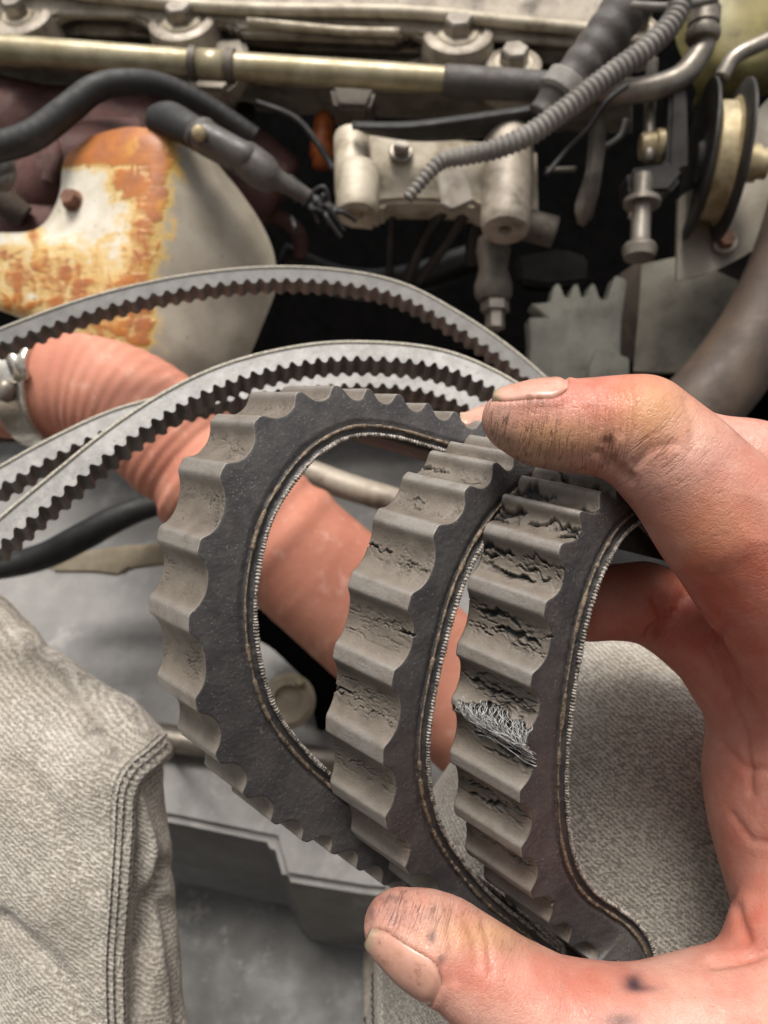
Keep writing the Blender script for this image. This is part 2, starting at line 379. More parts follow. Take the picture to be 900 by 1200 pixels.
def mat_nail():
    t = NT('fingernail'); fu = t.attr('nuv', True); x = t.n('ShaderNodeSeparateXYZ'); t.l(fu, x.inputs[0])
    c = t.mix(t.ramp(t.noise(150, 4, .6), .3, .7), '#cf9f8c', '#bd8a76')
    c = t.mix(t.ramp(t.noise(380, 4, .7), .52, .72, 0, .7), c, '#8a604c')
    c = t.mix(t.ramp(t.math('ABSOLUTE', x.outputs[1]), .82, 1.0, 0, .5), c, '#7a5848')
    c = t.mix(t.ramp(t.math('ADD', x.outputs[0], t.math('MULTIPLY', t.noise(500, 3), .25)), .30, .10, 0, .85), c, '#a3967c')
    c = t.mix(t.ramp(t.math('ADD', x.outputs[0], t.math('MULTIPLY', t.noise(700, 3), .10)), .075, .03), c, '#3a2c22')
    return t.fin(c, .30, 0, t.bump(t.noise(500, 3, .5, t.mp((1, 1, 1))), .12, .0004), .5)
M['nail'] = mat_nail()

# ------------------------------------------------------------------ cogged belts
def belt(name, px, at, n, W, H, tanf, label, group, sign=1, tips=None, pitch=None, Dt=.0032, ds=.00019, nw=72, seed=0, crack=1.0, hero=True, tear=None, frac_top=.12, dlim=.03, lside='loopside'):
    n = nrm(n); p0 = P(*at)
    q = cr(px, 14); rays = np.array([P(u, v, 1) for u, v in q]); dn = (p0 @ n) / np.minimum(rays @ n, -.02); D_ = dlim; dn = at[2] + D_ * np.tanh((dn - at[2]) / D_); I = rays * dn[:, None]
    I, s = resample(I, ds)
    for _ in range(6): I[1:-1] = (I[:-2] + 2 * I[1:-1] + I[2:]) / 4
    T = nrm(np.gradient(I, axis=0)); r = nrm(np.cross(n, T))
    c = I.mean(0); r = r * (sign * np.sign(((I - c) * r).sum()))
    g = r - n * tanf                                  # up the side face
    Hs = np.full(len(I), float(H))
    if tips is not None:
        tl = cr(tips, 6); tree = tl; hg = np.linspace(.80, 1.9, 80)
        ds_ = np.stack([np.sqrt(((PX(I + H * k * g)[:, None] - tree[None]) ** 2).sum(-1)).min(1) for k in hg], 1)
        bi = ds_.argmin(1); ok = ds_.min(1) < 6; hh_ = hg[bi]; ki = np.where(ok)[0]
        hh_ = np.interp(np.arange(len(I)), ki, hh_[ki]) if len(ki) > 5 else np.ones(len(I))
        kk = max(3, int(.006 / ds)); ker = np.hanning(2 * kk + 1); ker /= ker.sum()
        hh_ = np.convolve(np.pad(hh_, kk, 'edge'), ker, 'valid'); Hs = H * hh_
    O = I + Hs[:, None] * g; opx = PX(O)
    if tips is not None:
        tp = np.array(tips, float); idx = []
        for t_ in tp:
            dist = np.linalg.norm(opx - t_, axis=1); idx.append(int(dist.argmin()))
        idx = sorted(set(idx)); sk = s[idx]; ph = np.arange(len(idx), dtype=float)
        sk = np.r_[sk[0] - (sk[1] - sk[0]) * np.arange(30, 0, -1), sk, sk[-1] + (sk[-1] - sk[-2]) * np.arange(1, 31)]
        phase = np.interp(s, sk, np.arange(-30, len(idx) + 30))
    else: phase = s / pitch
    x = np.abs(phase - np.round(phase)); v = np.clip((.5 - x) / (.5 - frac_top), 0, 1)
    h = np.where(x < frac_top, 1, 1 - (1 - np.clip(v, 0, 1) ** 2.3) ** .75)
    for _ in range(5 if hero else 3): h[1:-1] = (h[:-2] + 2 * h[1:-1] + h[2:]) / 4
    hq = Hs - Dt * (1 - h); N = len(I)
    # side-face stations: groove beside the cord line, then plain rubber up to the cog edge
    if hero:
        st = np.array([0, .0006, .0010, .0017, .0021, .0026, .0031, .0036]); dep = np.array([0, .0000, -.0007, -.0007, -.0001, -.0001, -.0006, 0])
    else: st = np.array([0, .001]); dep = np.array([0, 0])
    ups = np.linspace(.0044, max(.0054, Hs.min() - Dt - .0006), 3) if hero else np.array([H - Dt - .0004])
    st = np.r_[st, ups]; dep = np.r_[dep, np.zeros(len(ups))]; nf = nrm(n + r * tanf)
    body = [I + a * g + b * nf for a, b in zip(st, dep)]
    if hero:
        for k in range(8):
            jig = (fbm(np.c_[s * 900, np.full(N, k * 3.1), np.full(N, seed)], 2, seed + k) - .5)
            body[k] = body[k] + nf * (jig * .00025)[:, None] + g * (jig * (.0004 if 1 < k < 7 else 0))[:, None]
    base_near = body[-1]; kb = len(st)
    Wo = W - 2 * H * tanf
    base_q = st[-1]; base_far = I - n * W + base_q * (r + n * tanf)
    back = [I - n * W, I - n * W * .66 , I - n * W * .33]
    ring = body + [base_far] + back
    V = np.stack(ring, 1).reshape(-1, 3); m = len(ring)
    fc = np.array(grid_faces(N, m, True)).reshape(N - 1, m, 4)
    keep = [j for j in range(m) if j != kb - 1]        # leave the cog side open (cogs sit there)
    mi = np.zeros((N - 1, m), int); mi[:, kb:] = 1; mi[:, kb] = 0
    f_b = fc[:, keep].reshape(-1, 4).tolist(); mi_b = mi[:, keep].reshape(-1)
    capA = list(range(m)); capB = [(N - 1) * m + k for k in range(m)]
    root = thing(name, I[N // 2], label, 'drive belt', group)
    obj('belt_body', (V, f_b + [capA, capB[::-1]]), [M['flank'] if hero else M[lside], M['backfab']], root, mi=np.r_[mi_b, 0, 0])
    # cog surface: near side strip, working face, far side strip
    side = 3 if hero else 1
    wt = np.linspace(0, 1, nw); e0 = .0006 if hero else .0004
    S = []
    for k in range(side): S.append(base_near + (g * ((hq - e0 - base_q) * k / side)[:, None]))
    S.append(I + g * (hq - e0)[:, None])
    nearO = I + g * hq[:, None]; farO = I - n * W + (r + n * tanf) * hq[:, None]
    sm = s * 1000; ww = wt * Wo * 1000
    A, B = np.meshgrid(sm, ww, indexing='ij'); X = np.repeat(x[:, None], nw, 1); Hh = np.repeat(h[:, None], nw, 1)
    ck = np.zeros_like(A); disp = np.zeros_like(A)
    if hero:
        pid = np.repeat(np.floor(phase)[:, None], nw, 1)
        flat = lambda a, b, c_: np.c_[a.ravel(), b.ravel(), c_.ravel()]
        wob = fbm(flat(B * .35, A * .35, pid * 7.7), 2, seed + 3).reshape(A.shape) - .5
        nz = fbm(flat((A + wob * 1.3) * .95, B * .10, pid * 3.3), 3, seed).reshape(A.shape)
        nz2 = fbm(flat((A + wob * 1.0) * 2.2, B * .32, pid * 1.9), 3, seed + 9).reshape(A.shape)
        amt = (.55 + .9 * vnoise(np.c_[pid.ravel() * 5.3, np.zeros(pid.size), np.zeros(pid.size)], seed + 5)).reshape(A.shape) * crack
        band = sstep(.24, .34, X) * (0.35 + .65 * sstep(.12, .30, vnoise(flat(B * .16, pid * 4.4, pid), seed + 21).reshape(A.shape)))
        c1 = sstep(.042, .012, np.abs(nz - .5)) * band * np.clip(amt, 0, 1.4) * sstep(.36, .5, fbm(flat(B * .22, A * .3, pid * 2.2), 2, seed + 30).reshape(A.shape))
        c2 = sstep(.04, .008, np.abs(nz2 - .5)) * sstep(.20, .30, X) * .6 * sstep(.45, .6, fbm(flat(B * .3, A * .4, pid), 2, seed + 31).reshape(A.shape))
        rim = sstep(0, .05, np.minimum(np.repeat(wt[None], N, 0), 1 - np.repeat(wt[None], N, 0)))
        ck = np.clip(np.maximum(c1 * .45, c2 * (.8 if crack < .5 else .45)), 0, 1) * (.25 + .75 * rim)
        rg = np.random.default_rng(seed)
        bb = wt * Wo * 1000
        if crack > .5:
            for c_ in np.unique(np.floor(phase)):
                m_ = np.floor(phase) == c_; rows_ = np.where(m_)[0]
                if len(rows_) < 8: continue
                A0 = sm[rows_]; xs_ = x[rows_]; lo_, hi_ = A0[xs_ > .22].min() if (xs_ > .22).any() else A0[0], A0[xs_ > .22].max() if (xs_ > .22).any() else A0[-1]
                for q_ in range(rg.integers(2, 5) if crack < 1.2 else rg.integers(4, 7)):
                    b0 = rg.uniform(-3, Wo * 1000 * .7); b1 = b0 + rg.uniform(3, Wo * 1000 * .8); a0 = lo_ + (hi_ - lo_) * np.clip(rg.normal(.45, .22), .08, .92)
                    z0 = rg.uniform(0, 99); tm_ = rg.uniform(.08, .22) * (1 if rg.random() < .72 else 2.1) * crack
                    nb_ = np.c_[bb * .55, bb * 0 + z0, bb * 0]
                    ac = a0 + (fbm(nb_, 3, seed) - .5) * 2.6 + (bb - b0) * rg.normal(0, .04)
                    th_ = tm_ * np.sqrt(np.clip((bb - b0) * (b1 - bb) / ((b1 - b0) / 2) ** 2, 0, 1)) * (.25 + 1.3 * vnoise(np.c_[bb * .8, bb * 0 + z0, bb * 0], seed + 2))
                    dd_ = np.abs(A0[:, None] - ac[None]); k_ = sstep(1.15, .5, dd_ / np.maximum(th_, 1e-3)[None]) * (th_ > .03)[None]
                    ck[rows_] = np.maximum(ck[rows_], k_ * (.35 + .65 * np.clip(th_ / .22, 0, 1))[None])
                    lip = np.exp(-((dd_ - th_[None] * 1.5) / .22) ** 2) * (th_ > .05)[None]; disp[rows_] += .00010 * lip
        lipd = disp.copy()
        lum = fbm(flat(A * .5, B * .5, pid), 3, seed + 40).reshape(A.shape) - .5
        disp = lipd - .00085 * ck * (.45 + .45 * crack) + .00010 * lum
        disp = disp + .0006 * (sstep(.10, .03, np.abs(nz - .42)) * c1 * .5)
        if tear is not None:
            ts, tw, rs, rw = tear                      # centre (phase, across), half sizes
            dd = ((np.repeat(phase[:, None], nw, 1) - ts - .10 * (np.repeat(wt[None], N, 0) - tw)) / rs) ** 2 + ((np.repeat(wt[None], N, 0) - tw) / rw) ** 2
            dd = dd + (fbm(flat(A * 1.2, B * .5, A * 0), 3, seed + 50).reshape(A.shape) - .5) * 1.1
            tm = sstep(1.0, .55, dd); ck = np.maximum(ck, tm); disp = disp - .0016 * tm * (.6 + .8 * fbm(flat(A * 1.5, B * .4, A * 0), 3, seed + 51).reshape(A.shape))
    face = nearO[:, None] * (1 - wt)[None, :, None] + farO[:, None] * wt[None, :, None] + r[:, None] * disp[..., None]
    if hero: face[:, 0] -= r * .0001
    Sall = [a[:, None] for a in S] + [face, (I - n * W + (r + n * tanf) * (hq - e0)[:, None])[:, None], base_far[:, None]]
    Q = np.concatenate(Sall, 1); m2 = Q.shape[1]; ns = len(S)
    dT = np.gradient(Q, axis=0); dW = np.gradient(Q, axis=1); NN = nrm(np.cross(dW, dT))
    NN = NN * np.sign((NN[:, ns + nw // 2] * r).sum())
    CK = np.zeros((N, m2)); CK[:, ns:ns + nw] = ck; TOP = np.repeat(sstep(.20, .08, x)[:, None], m2, 1)
    cuts = [0]
    pf = np.floor(phase + .5)
    cuts += [i for i in range(1, N) if pf[i] != pf[i - 1]] + [N - 1]
    for a, b in zip(cuts[:-1], cuts[1:]):
        if b - a < 3: continue
        sl = slice(a, b + 1); nn_ = b + 1 - a
        ff = np.array(grid_faces(nn_, m2)); mi = np.zeros((nn_ - 1, m2 - 1), int); mi[:, :ns] = 1; mi[:, ns + nw - 1:] = 1
        obj('cog', (Q[sl].reshape(-1, 3), ff), [M['cog'] if hero else M['loopcog'], M['flank'] if hero else M[lside]], root, mi=mi.ravel(),
            attrs={'crack': CK[sl].ravel(), 'cogtop': TOP[sl].ravel()}, normals=NN[sl].reshape(-1, 3) if hero else None, edge=None if hero else 50)
    if hero:
        # twisted pale cord along the inner edge: a rope of beads
        rp, rs_ = resample(I + g * .00035 + nf * .00025, .00014)
        ir = fbm(np.c_[rs_ * 260, rs_ * 0 + 5, rs_ * 0 + seed], 2, seed + 77)
        rr = .00042 + .00014 * np.cos(rs_ / .00070 * 2 * np.pi + 9 * ir) * (.35 + 1.1 * ir) + .00022 * (ir - .5) + .00012 * (fbm(np.c_[rs_ * 1500, rs_ * 0, rs_ * 0 + seed], 2, seed) - .5)
        obj('edge_cord', tube3(rp, rr, 8), M['rope'], root)
        rp, rs_ = resample(I + g * .00235 + nf * .0000, .0003)
        k = fbm(np.c_[rs_ * 400, rs_ * 0, rs_ * 0 + seed], 2, seed + 60)
        obj('inner_cord', tube3(rp + nrm(nf) [:1] * 0, .00022 + .00026 * sstep(.4, .62, k), 8), M['cord'], root)
    else:
        obj('edge_cord', tube3(resample(I + g * .0003, .002)[0], .0007, 6), M['loopedge'], root)
    return root, dict(I=I, r=r, n=n, g=g, phase=phase, s=s, nearO=nearO, farO=farO, W=W)

Z = .150 / F                         # size of one pixel at the hand
GB = 'cracked belt loops bent backwards in the hand'
belt_l, BL = belt('cogged_belt',
    [(760, 640), (700, 600), (640, 572), (580, 548), (512, 528), (460, 514), (417, 513), (385, 527), (359, 549), (333, 585), (316, 621), (305, 668), (301, 717), (307, 774), (325, 830), (358, 876), (396, 912), (450, 955), (520, 1000), (590, 1050), (660, 1120), (720, 1190)],
    (301, 717, .150), (.66, -.12, .74), 142 * Z, 76 * Z, .25,
    'leftmost bent belt loop in the hand, finely pitted cogs, no deep cracks', GB,
    tips=[(498, 487), (466, 470), (432, 458), (395, 452), (350, 459), (302, 490), (261, 549), (233, 640), (221, 731), (230, 829), (255, 890), (287, 933), (320, 965), (357, 987), (390, 1000)],
    seed=11, crack=.35, Dt=17 * Z)
belt_m, BM = belt('cogged_belt',
    [(790, 660), (730, 600), (690, 580), (647, 571), (615, 583), (585, 612), (560, 650), (540, 695), (524, 750), (510, 815), (503, 870), (506, 925), (520, 970), (545, 1010), (580, 1050), (630, 1090), (690, 1140), (750, 1200)],
    (510, 790, .147), (.72, -.20, .66), 128 * Z, 68 * Z, .25,
    'middle bent belt loop, between two others, with thin cracks across its cog valleys', GB,
    tips=[(606, 535), (580, 541), (548, 572), (511, 620), (480, 704), (460, 796), (449, 887), (452, 965), (478, 1022), (515, 1062)],
    seed=23, crack=.9, Dt=17 * Z)
belt_r, BR = belt('cogged_belt',
    [(880, 640), (835, 608), (800, 598), (765, 605), (735, 625), (715, 655), (700, 690), (688, 730), (679, 775), (671, 830), (666, 880), (665, 930), (669, 980), (679, 1015), (697, 1042), (725, 1062), (748, 1080), (765, 1108), (775, 1150), (790, 1200)],
    (672, 830, .144), (.68, -.20, .70), 138 * Z, 72 * Z, .25,
    'rightmost bent belt loop nearest the palm, deeply cracked and torn to white fibres', GB,
    tips=[(722, 562), (706, 576), (679, 599), (656, 641), (639, 712), (622, 799), (613, 868), (609, 934), (611, 1000), (623, 1050), (645, 1084), (668, 1108), (700, 1130), (740, 1150)],
    seed=37, crack=1.5, Dt=17 * Z, tear=(6.05, .46, .30, .56))
# torn fibres in the gouge of the right-hand belt
def fibres():
    ph = BR['phase']; vf = []
    rg = np.random.default_rng(3)
    def on(p_, wfrac, up):
        i = int(np.abs(ph - p_).argmin()); return BR['nearO'][i] * (1 - wfrac) + BR['farO'][i] * wfrac + BR['r'][i] * up
    for k in range(150):
        w0 = rg.uniform(.0, .95); w1 = w0 - .16 + rg.normal(0, .07); a = 5.72 + rg.uniform(0, .30); b = a + rg.uniform(.12, .40)
        pts = []
        for t in np.linspace(0, 1, 6):
            pts.append(on(a + (b - a) * t, np.clip(w0 + (w1 - w0) * t + rg.normal(0, .015), -.03, 1), -.0007 + .0011 * math.sin(t * 3.1) * rg.uniform(.3, 1.3) + rg.normal(0, .0001)))
        vf.append(tube3(cr(pts, 3), rg.uniform(.00002, .00005), 4))
    for k in range(10):
        a = 6.15 + rg.uniform(-.1, .30); pts = []
        for t in np.linspace(0, 1, 7):
            pts.append(on(a + .06 * math.sin(t * 6 + k) + rg.normal(0, .01), -.05 + .75 * t, .0002 + rg.uniform(0, .0005)))
        vf.append(tube3(cr(pts, 3), rg.uniform(.00003, .00006), 5))
    obj('frayed_fibre', join(*vf), M['fibre'], belt_r, kind='stuff')
fibres()

# slack runs of the belts lying over the engine bay behind the hand
GS = 'slack belt runs lying behind the hand'
belt('slack_belt', [(-60, 412), (0, 385), (100, 349), (200, 325), (300, 313), (390, 315), (470, 331), (540, 367), (600, 408), (650, 452), (690, 500)],
     (300, 313, .33), (.10, .36, .93), 0.0115, .0074, .2, 'uppermost slack belt run, arching across the rusty shield to the index finger', GS, sign=-1,
     lside='loopside2', pitch=.0060, Dt=.0021, ds=.00035, nw=4, hero=False, frac_top=.20)
belt('slack_belt', [(-60, 660), (0, 606), (60, 556), (130, 500), (200, 455), (270, 424), (350, 405), (420, 400), (500, 406), (560, 424), (620, 458), (660, 500)],
     (300, 415, .255), (.10, .48, .87), 0.0115, .0076, .2, 'front slack belt run, pale dusted side, crossing in front of the salmon hose', GS, sign=-1,
     pitch=.0049, Dt=.0021, ds=.0003, nw=4, hero=False, frac_top=.20)
belt('slack_belt', [(-60, 580), (0, 546), (60, 513), (130, 481), (200, 462), (270, 448), (350, 437), (430, 433), (500, 440), (560, 462), (620, 495), (660, 530)],
     (300, 440, .285), (.10, .46, .88), 0.0115, .0076, .2, 'lower slack belt run, mostly hidden behind the front run', GS, sign=-1,
     pitch=.0053, Dt=.0021, ds=.0003, nw=4, hero=False, frac_top=.20)

# ------------------------------------------------------------------ smooth bodies (hand, legs)
class Body:
    def __init__(s): s.pr = []
    def chain(s, pts, k):             # rows: u, v, d, radius px
        q = [(P(*p[:3]), p[3] * p[2] / F) for p in pts]; acc = 0.
        for (a, ra), (b, rb) in zip(q[:-1], q[1:]):
            s.pr.append((a, b, ra, rb, k if acc == 0 else .006, acc)); acc += np.linalg.norm(b - a)
        return s
    def ev(s, X, full=False):
        X = np.asarray(X, np.float32); R = np.full(len(X), 1e3, np.float32)
        if full: best = np.full(len(X), 1e3, np.float32); al = np.zeros(len(X), np.float32); ar = np.zeros_like(al); ii = np.zeros(len(X), int)
        for j, (a, b, ra, rb, k, acc) in enumerate(s.pr):
            ab = (b - a).astype(np.float32); L2 = float(ab @ ab); t = np.clip(((X - a.astype(np.float32)) @ ab) / L2, 0, 1)
            dv = X - a.astype(np.float32) - t[:, None] * ab; d = np.sqrt((dv * dv).sum(1)) - (ra + t * (rb - ra)).astype(np.float32)
            hh = np.clip(.5 + .5 * (R - d) / k, 0, 1); R = R * (1 - hh) + d * hh - k * hh * (1 - hh) if j else d
            if full:
                m = d < best; best = np.where(m, d, best); ii = np.where(m, j, ii)
                T = nrm(ab); e1 = nrm(np.cross(T, [0, 0, 1.] if abs(T[2]) < .9 else [0, 1., 0])); e2 = np.cross(T, e1)
                L = (X - a) @ T + acc; an = np.arctan2(dv @ e2, dv @ e1) * .5 * (ra + rb)
                al = np.where(m, L, al); ar = np.where(m, an, ar)
        return (R, al, ar, ii) if full else R
    def mesh(s, h, lo=None, hi=None, smooth=2):
        A = np.array([p[0] - p[2] for p in s.pr] + [p[1] - p[3] for p in s.pr]).min(0) - 3 * h
        B = np.array([p[0] + p[2] for p in s.pr] + [p[1] + p[3] for p in s.pr]).max(0) + 3 * h
        if lo is not None: A = np.maximum(A, lo)
        if hi is not None: B = np.minimum(B, hi)
        nx, ny, nz = [int(x) + 1 for x in (B - A) / h]
        g = [A[k] + h * np.arange(m) for k, m in enumerate((nx, ny, nz))]
        Fv = np.empty((nx, ny, nz), np.float32)
        YZ = np.stack(np.meshgrid(g[1], g[2], indexing='ij'), -1).reshape(-1, 2)
        st = 12
        for i in range(0, nx, st):
            xs = g[0][i:i + st]; X = np.concatenate([np.repeat(xs, len(YZ))[:, None], np.tile(YZ, (len(xs), 1))], 1)
            Fv[i:i + st] = s.ev(X).reshape(len(xs), ny, nz)
        Fv[0] = Fv[-1] = 1; Fv[:, 0] = Fv[:, -1] = 1; Fv[:, :, 0] = Fv[:, :, -1] = 1
        ins = Fv < 0
        cn = np.zeros((nx - 1, ny - 1, nz - 1), np.int8)
        for dx in (0, 1):
            for dy in (0, 1):
                for dz in (0, 1): cn += ins[dx:nx - 1 + dx, dy:ny - 1 + dy, dz:nz - 1 + dz]
        act = (cn > 0) & (cn < 8); ids = np.full(act.shape, -1, np.int64); ci = np.argwhere(act); ids[act] = np.arange(len(ci))
        sm = np.zeros((len(ci), 3)); ct = np.zeros(len(ci))
        cor = [(x, y, z) for x in (0, 1) for y in (0, 1) for z in (0, 1)]
        for a in cor:
            for b in cor:
                if sum(np.abs(np.subtract(a, b))) == 1 and a < b:
                    fa = Fv[ci[:, 0] + a[0], ci[:, 1] + a[1], ci[:, 2] + a[2]]; fb = Fv[ci[:, 0] + b[0], ci[:, 1] + b[1], ci[:, 2] + b[2]]
                    m = (fa < 0) != (fb < 0); t = np.where(m, fa / np.where(m, fa - fb, 1), 0)
                    pt = np.array(a)[None] + t[:, None] * (np.array(b) - np.array(a))[None]
                    sm += pt * m[:, None]; ct += m
        V = A + h * (ci + sm / ct[:, None]); Fc = []
        for ax in range(3):
            o = [0, 1, 2]; o.remove(ax); sl0 = [slice(None)] * 3; sl1 = [slice(None)] * 3
            sl0[ax] = slice(0, -1); sl1[ax] = slice(1, None)
            a = ins[tuple(sl0)]; b = ins[tuple(sl1)]; e = np.argwhere(a != b)
            e = e[(e[:, o[0]] > 0) & (e[:, o[1]] > 0) & (e[:, o[0]] < Fv.shape[o[0]] - 1) & (e[:, o[1]] < Fv.shape[o[1]] - 1)]
            q = []
            for d1, d2 in ((1, 1), (0, 1), (0, 0), (1, 0)):
                k = e.copy(); k[:, o[0]] -= d1; k[:, o[1]] -= d2; q.append(ids[k[:, 0], k[:, 1], k[:, 2]])
            q = np.stack(q, 1); flip = a[e[:, 0], e[:, 1], e[:, 2]] ^ (ax == 1)
            q[~flip] = q[~flip][:, ::-1]; Fc.append(q)
        Fc = np.vstack(Fc)
        for _ in range(smooth):
            acc = np.zeros_like(V); c = np.zeros(len(V))
            for i in range(4):
                np.add.at(acc, Fc[:, i], V[Fc[:, (i + 1) % 4]]); np.add.at(c, Fc[:, i], 1)
                np.add.at(acc, Fc[:, i], V[Fc[:, (i + 3) % 4]]); np.add.at(c, Fc[:, i], 1)
            V = .5 * V + .5 * acc / c[:, None]
        return V, Fc
    def grad(s, X, e=.0004):
        return nrm(np.stack([s.ev(X + np.eye(3)[k] * e) - s.ev(X - np.eye(3)[k] * e) for k in range(3)], 1))
    def trace(s, o, d, tmax=.6):
        t = np.zeros(len(o))
        for _ in range(80):
            t = np.minimum(t + .8 * s.ev(o + d * t[:, None]), tmax)
        return o + d * t[:, None]
    def seen(s, uv):                  # the surface point on the sight line through (u, v)
        d = nrm(np.array([P(u, v, 1) for u, v in uv])); return s.trace(np.zeros_like(d), d)
def seg_px(px, pts):                  # distance in pixels from a polyline, and fraction along
    pts = np.asarray(pts, float); best = np.full(len(px), 1e9); sg = np.zeros(len(px))
    for a, b in zip(pts[:-1], pts[1:]):
        ab = b - a; t = np.clip(((px - a) @ ab) / (ab @ ab), 0, 1); dv = px - a - t[:, None] * ab; d = np.hypot(*dv.T)
        m = d < best; best = np.where(m, d, best); sg = np.where(m, np.sign(ab[0] * dv[:, 1] - ab[1] * dv[:, 0]), sg)
    return best, sg
def blob(px, u, v, ru, rv=None):
    rv = rv or ru; return np.exp(-(((px[:, 0] - u) / ru) ** 2 + ((px[:, 1] - v) / rv) ** 2))

person = thing('person', P(560, 1400, .25), 'person in grey denim trousers, grimy bare hand pinching the bent belts', 'person')
hb = Body()
hb.chain([(960, 760, .165, 95), (975, 900, .172, 112), (985, 1010, .170, 112), (980, 1110, .162, 100)], .02)
hb.chain([(980, 930, .172, 120), (1140, 980, .180, 125), (1330, 1020, .190, 110), (1600, 1060, .20, 120)], .02)
hb.chain([(597, 491, .1420, 31), (625, 496, .1415, 38), (660, 500, .1410, 42), (705, 500, .1400, 47), (752, 504, .1390, 55), (800, 552, .1390, 63), (850, 610, .1400, 74), (905, 665, .144, 88), (965, 760, .155, 95)], .006)
hb.chain([(546, 510, .1860, 24), (592, 505, .1850, 29), (680, 507, .180, 33), (790, 520, .170, 42), (876, 548, .165, 50), (930, 610, .164, 55), (985, 720, .166, 75)], .0035)
hb.chain([(636, 702, .1760, 33), (690, 706, .1755, 39), (755, 705, .1750, 41), (815, 735, .1750, 48), (868, 790, .176, 53), (950, 860, .178, 90)], .0035)
hb.chain([(700, 705, .200, 28), (770, 708, .200, 31), (840, 750, .198, 38), (900, 830, .192, 48), (970, 900, .185, 90)], .0035)
hb.chain([(462, 1083, .1500, 35), (490, 1096, .1490, 43), (530, 1116, .1480, 48), (580, 1155, .1465, 54), (640, 1198, .1450, 64), (720, 1224, .1440, 76), (830, 1234, .1450, 97), (960, 1200, .150, 112), (1010, 1080, .160, 120)], .006)
hb.chain([(934, 1112, .1530, 78), (985, 1050, .158, 104)], .0022)
HV, HF = hb.mesh(.00068, lo=np.array([-.1, -.145, -.26]), hi=np.array([.20, .06, -.1]))
R_, AL, AR, II = hb.ev(HV, True); hpx = PX(HV)
# skin relief and colour fields
vis = hb.grad(HV); front = sstep(-.2, .4, (vis * nrm(-HV)).sum(1))
red = np.clip(.95 * blob(hpx, 735, 470, 60, 45) + .55 * blob(hpx, 850, 640, 90, 90) + .6 * blob(hpx, 660, 460, 40, 25) + .5 * blob(hpx, 690, 1150, 70, 35) + .5 * blob(hpx, 560, 1140, 60, 40) + .75 * blob(hpx, 780, 730, 120, 70) + .5 * blob(hpx, 870, 900, 60, 250) + .5 * blob(hpx, 880, 1080, 40, 40), 0, 1)
idx_tip = sstep(690, 570, hpx[:, 0]) * (hpx[:, 1] < 570) * (HV[:, 2] > -.153)
grime = np.clip(1.0 * blob(hpx, 590, 515, 60, 30) * (HV[:, 2] > -.153) + .55 * idx_tip + 1.3 * blob(hpx, 455, 1055, 45, 26) + .6 * blob(hpx, 500, 1075, 60, 20) + .5 * blob(hpx, 770, 745, 40, 14) + .35 * blob(hpx, 720, 545, 60, 25) + .6 * blob(hpx, 600, 1105, 50, 16), 0, 1)
crease = np.clip(.9 * blob(hpx, 680, 525, 110, 35) + .35 * blob(hpx, 760, 560, 60, 60) + .3 * blob(hpx, 540, 1075, 60, 40) + .25 * blob(hpx, 850, 700, 60, 60) + .10, 0, 1)
tan_highlight = np.clip(.9 * blob(hpx, 765, 480, 45, 40) + .8 * blob(hpx, 640, 515, 70, 25) + .7 * blob(hpx, 560, 1095, 70, 22) + .35 * blob(hpx, 830, 620, 60, 50), 0, 1)  # yellow-tan finger skin; the first spot paints the bright knuckle highlight
cut = np.clip(.95 * blob(hpx, 742, 1150, 12, 10) + .7 * blob(hpx, 728, 1196, 20, 9) + .55 * blob(hpx, 754, 1158, 20, 5) + .8 * blob(hpx, 506, 1098, 4, 9) + .8 * blob(hpx, 517, 1124, 4, 6) + .6 * blob(hpx, 434, 1068, 5, 14) + .5 * blob(hpx, 462, 1052, 14, 4), 0, 1) * (front > .3)
disp = .00030 * (fbm(HV * 160, 3, 5) - .5) - .00012
for pts, wd, dp in (([(735, 560), (715, 545), (712, 520)], 7, .0008), ([(757, 560), (800, 620), (850, 700)], 5, 0), ([(768, 700), (778, 725), (762, 745)], 6, .0012),
                    ([(762, 740), (785, 728), (800, 700)], 5, .0007), ([(835, 1127), (870, 1122), (905, 1112)], 7, .0012), ([(845, 790), (830, 760), (850, 735)], 6, .0008),
                    ([(862, 1060), (868, 1085), (875, 1100)], 7, .0008), ([(690, 480), (694, 505), (690, 535)], 5, .0003), ([(548, 1075), (556, 1100), (560, 1130)], 6, .0004),
                    ([(530, 1060), (528, 1085), (532, 1150)], 5, .0005), ([(566, 1078), (573, 1105), (576, 1140)], 4, .0004), ([(848, 800), (872, 860), (880, 930)], 5, .0006), ([(846, 872), (872, 900), (905, 904)], 5, .0006), ([(858, 955), (880, 985), (905, 990)], 5, .0005), ([(805, 470), (815, 500), (810, 530)], 6, .0003), ([(728, 450), (734, 480), (728, 510)], 4, .0003), ([(745, 449), (750, 478), (746, 505)], 4, .0003), ([(712, 545), (700, 530)], 4, .0005), ([(745, 545), (765, 525), (790, 520)], 5, .0004)):
    d_, _ = seg_px(hpx, pts); disp = disp - dp * np.exp(-(d_ / wd) ** 2) * (front > .2)
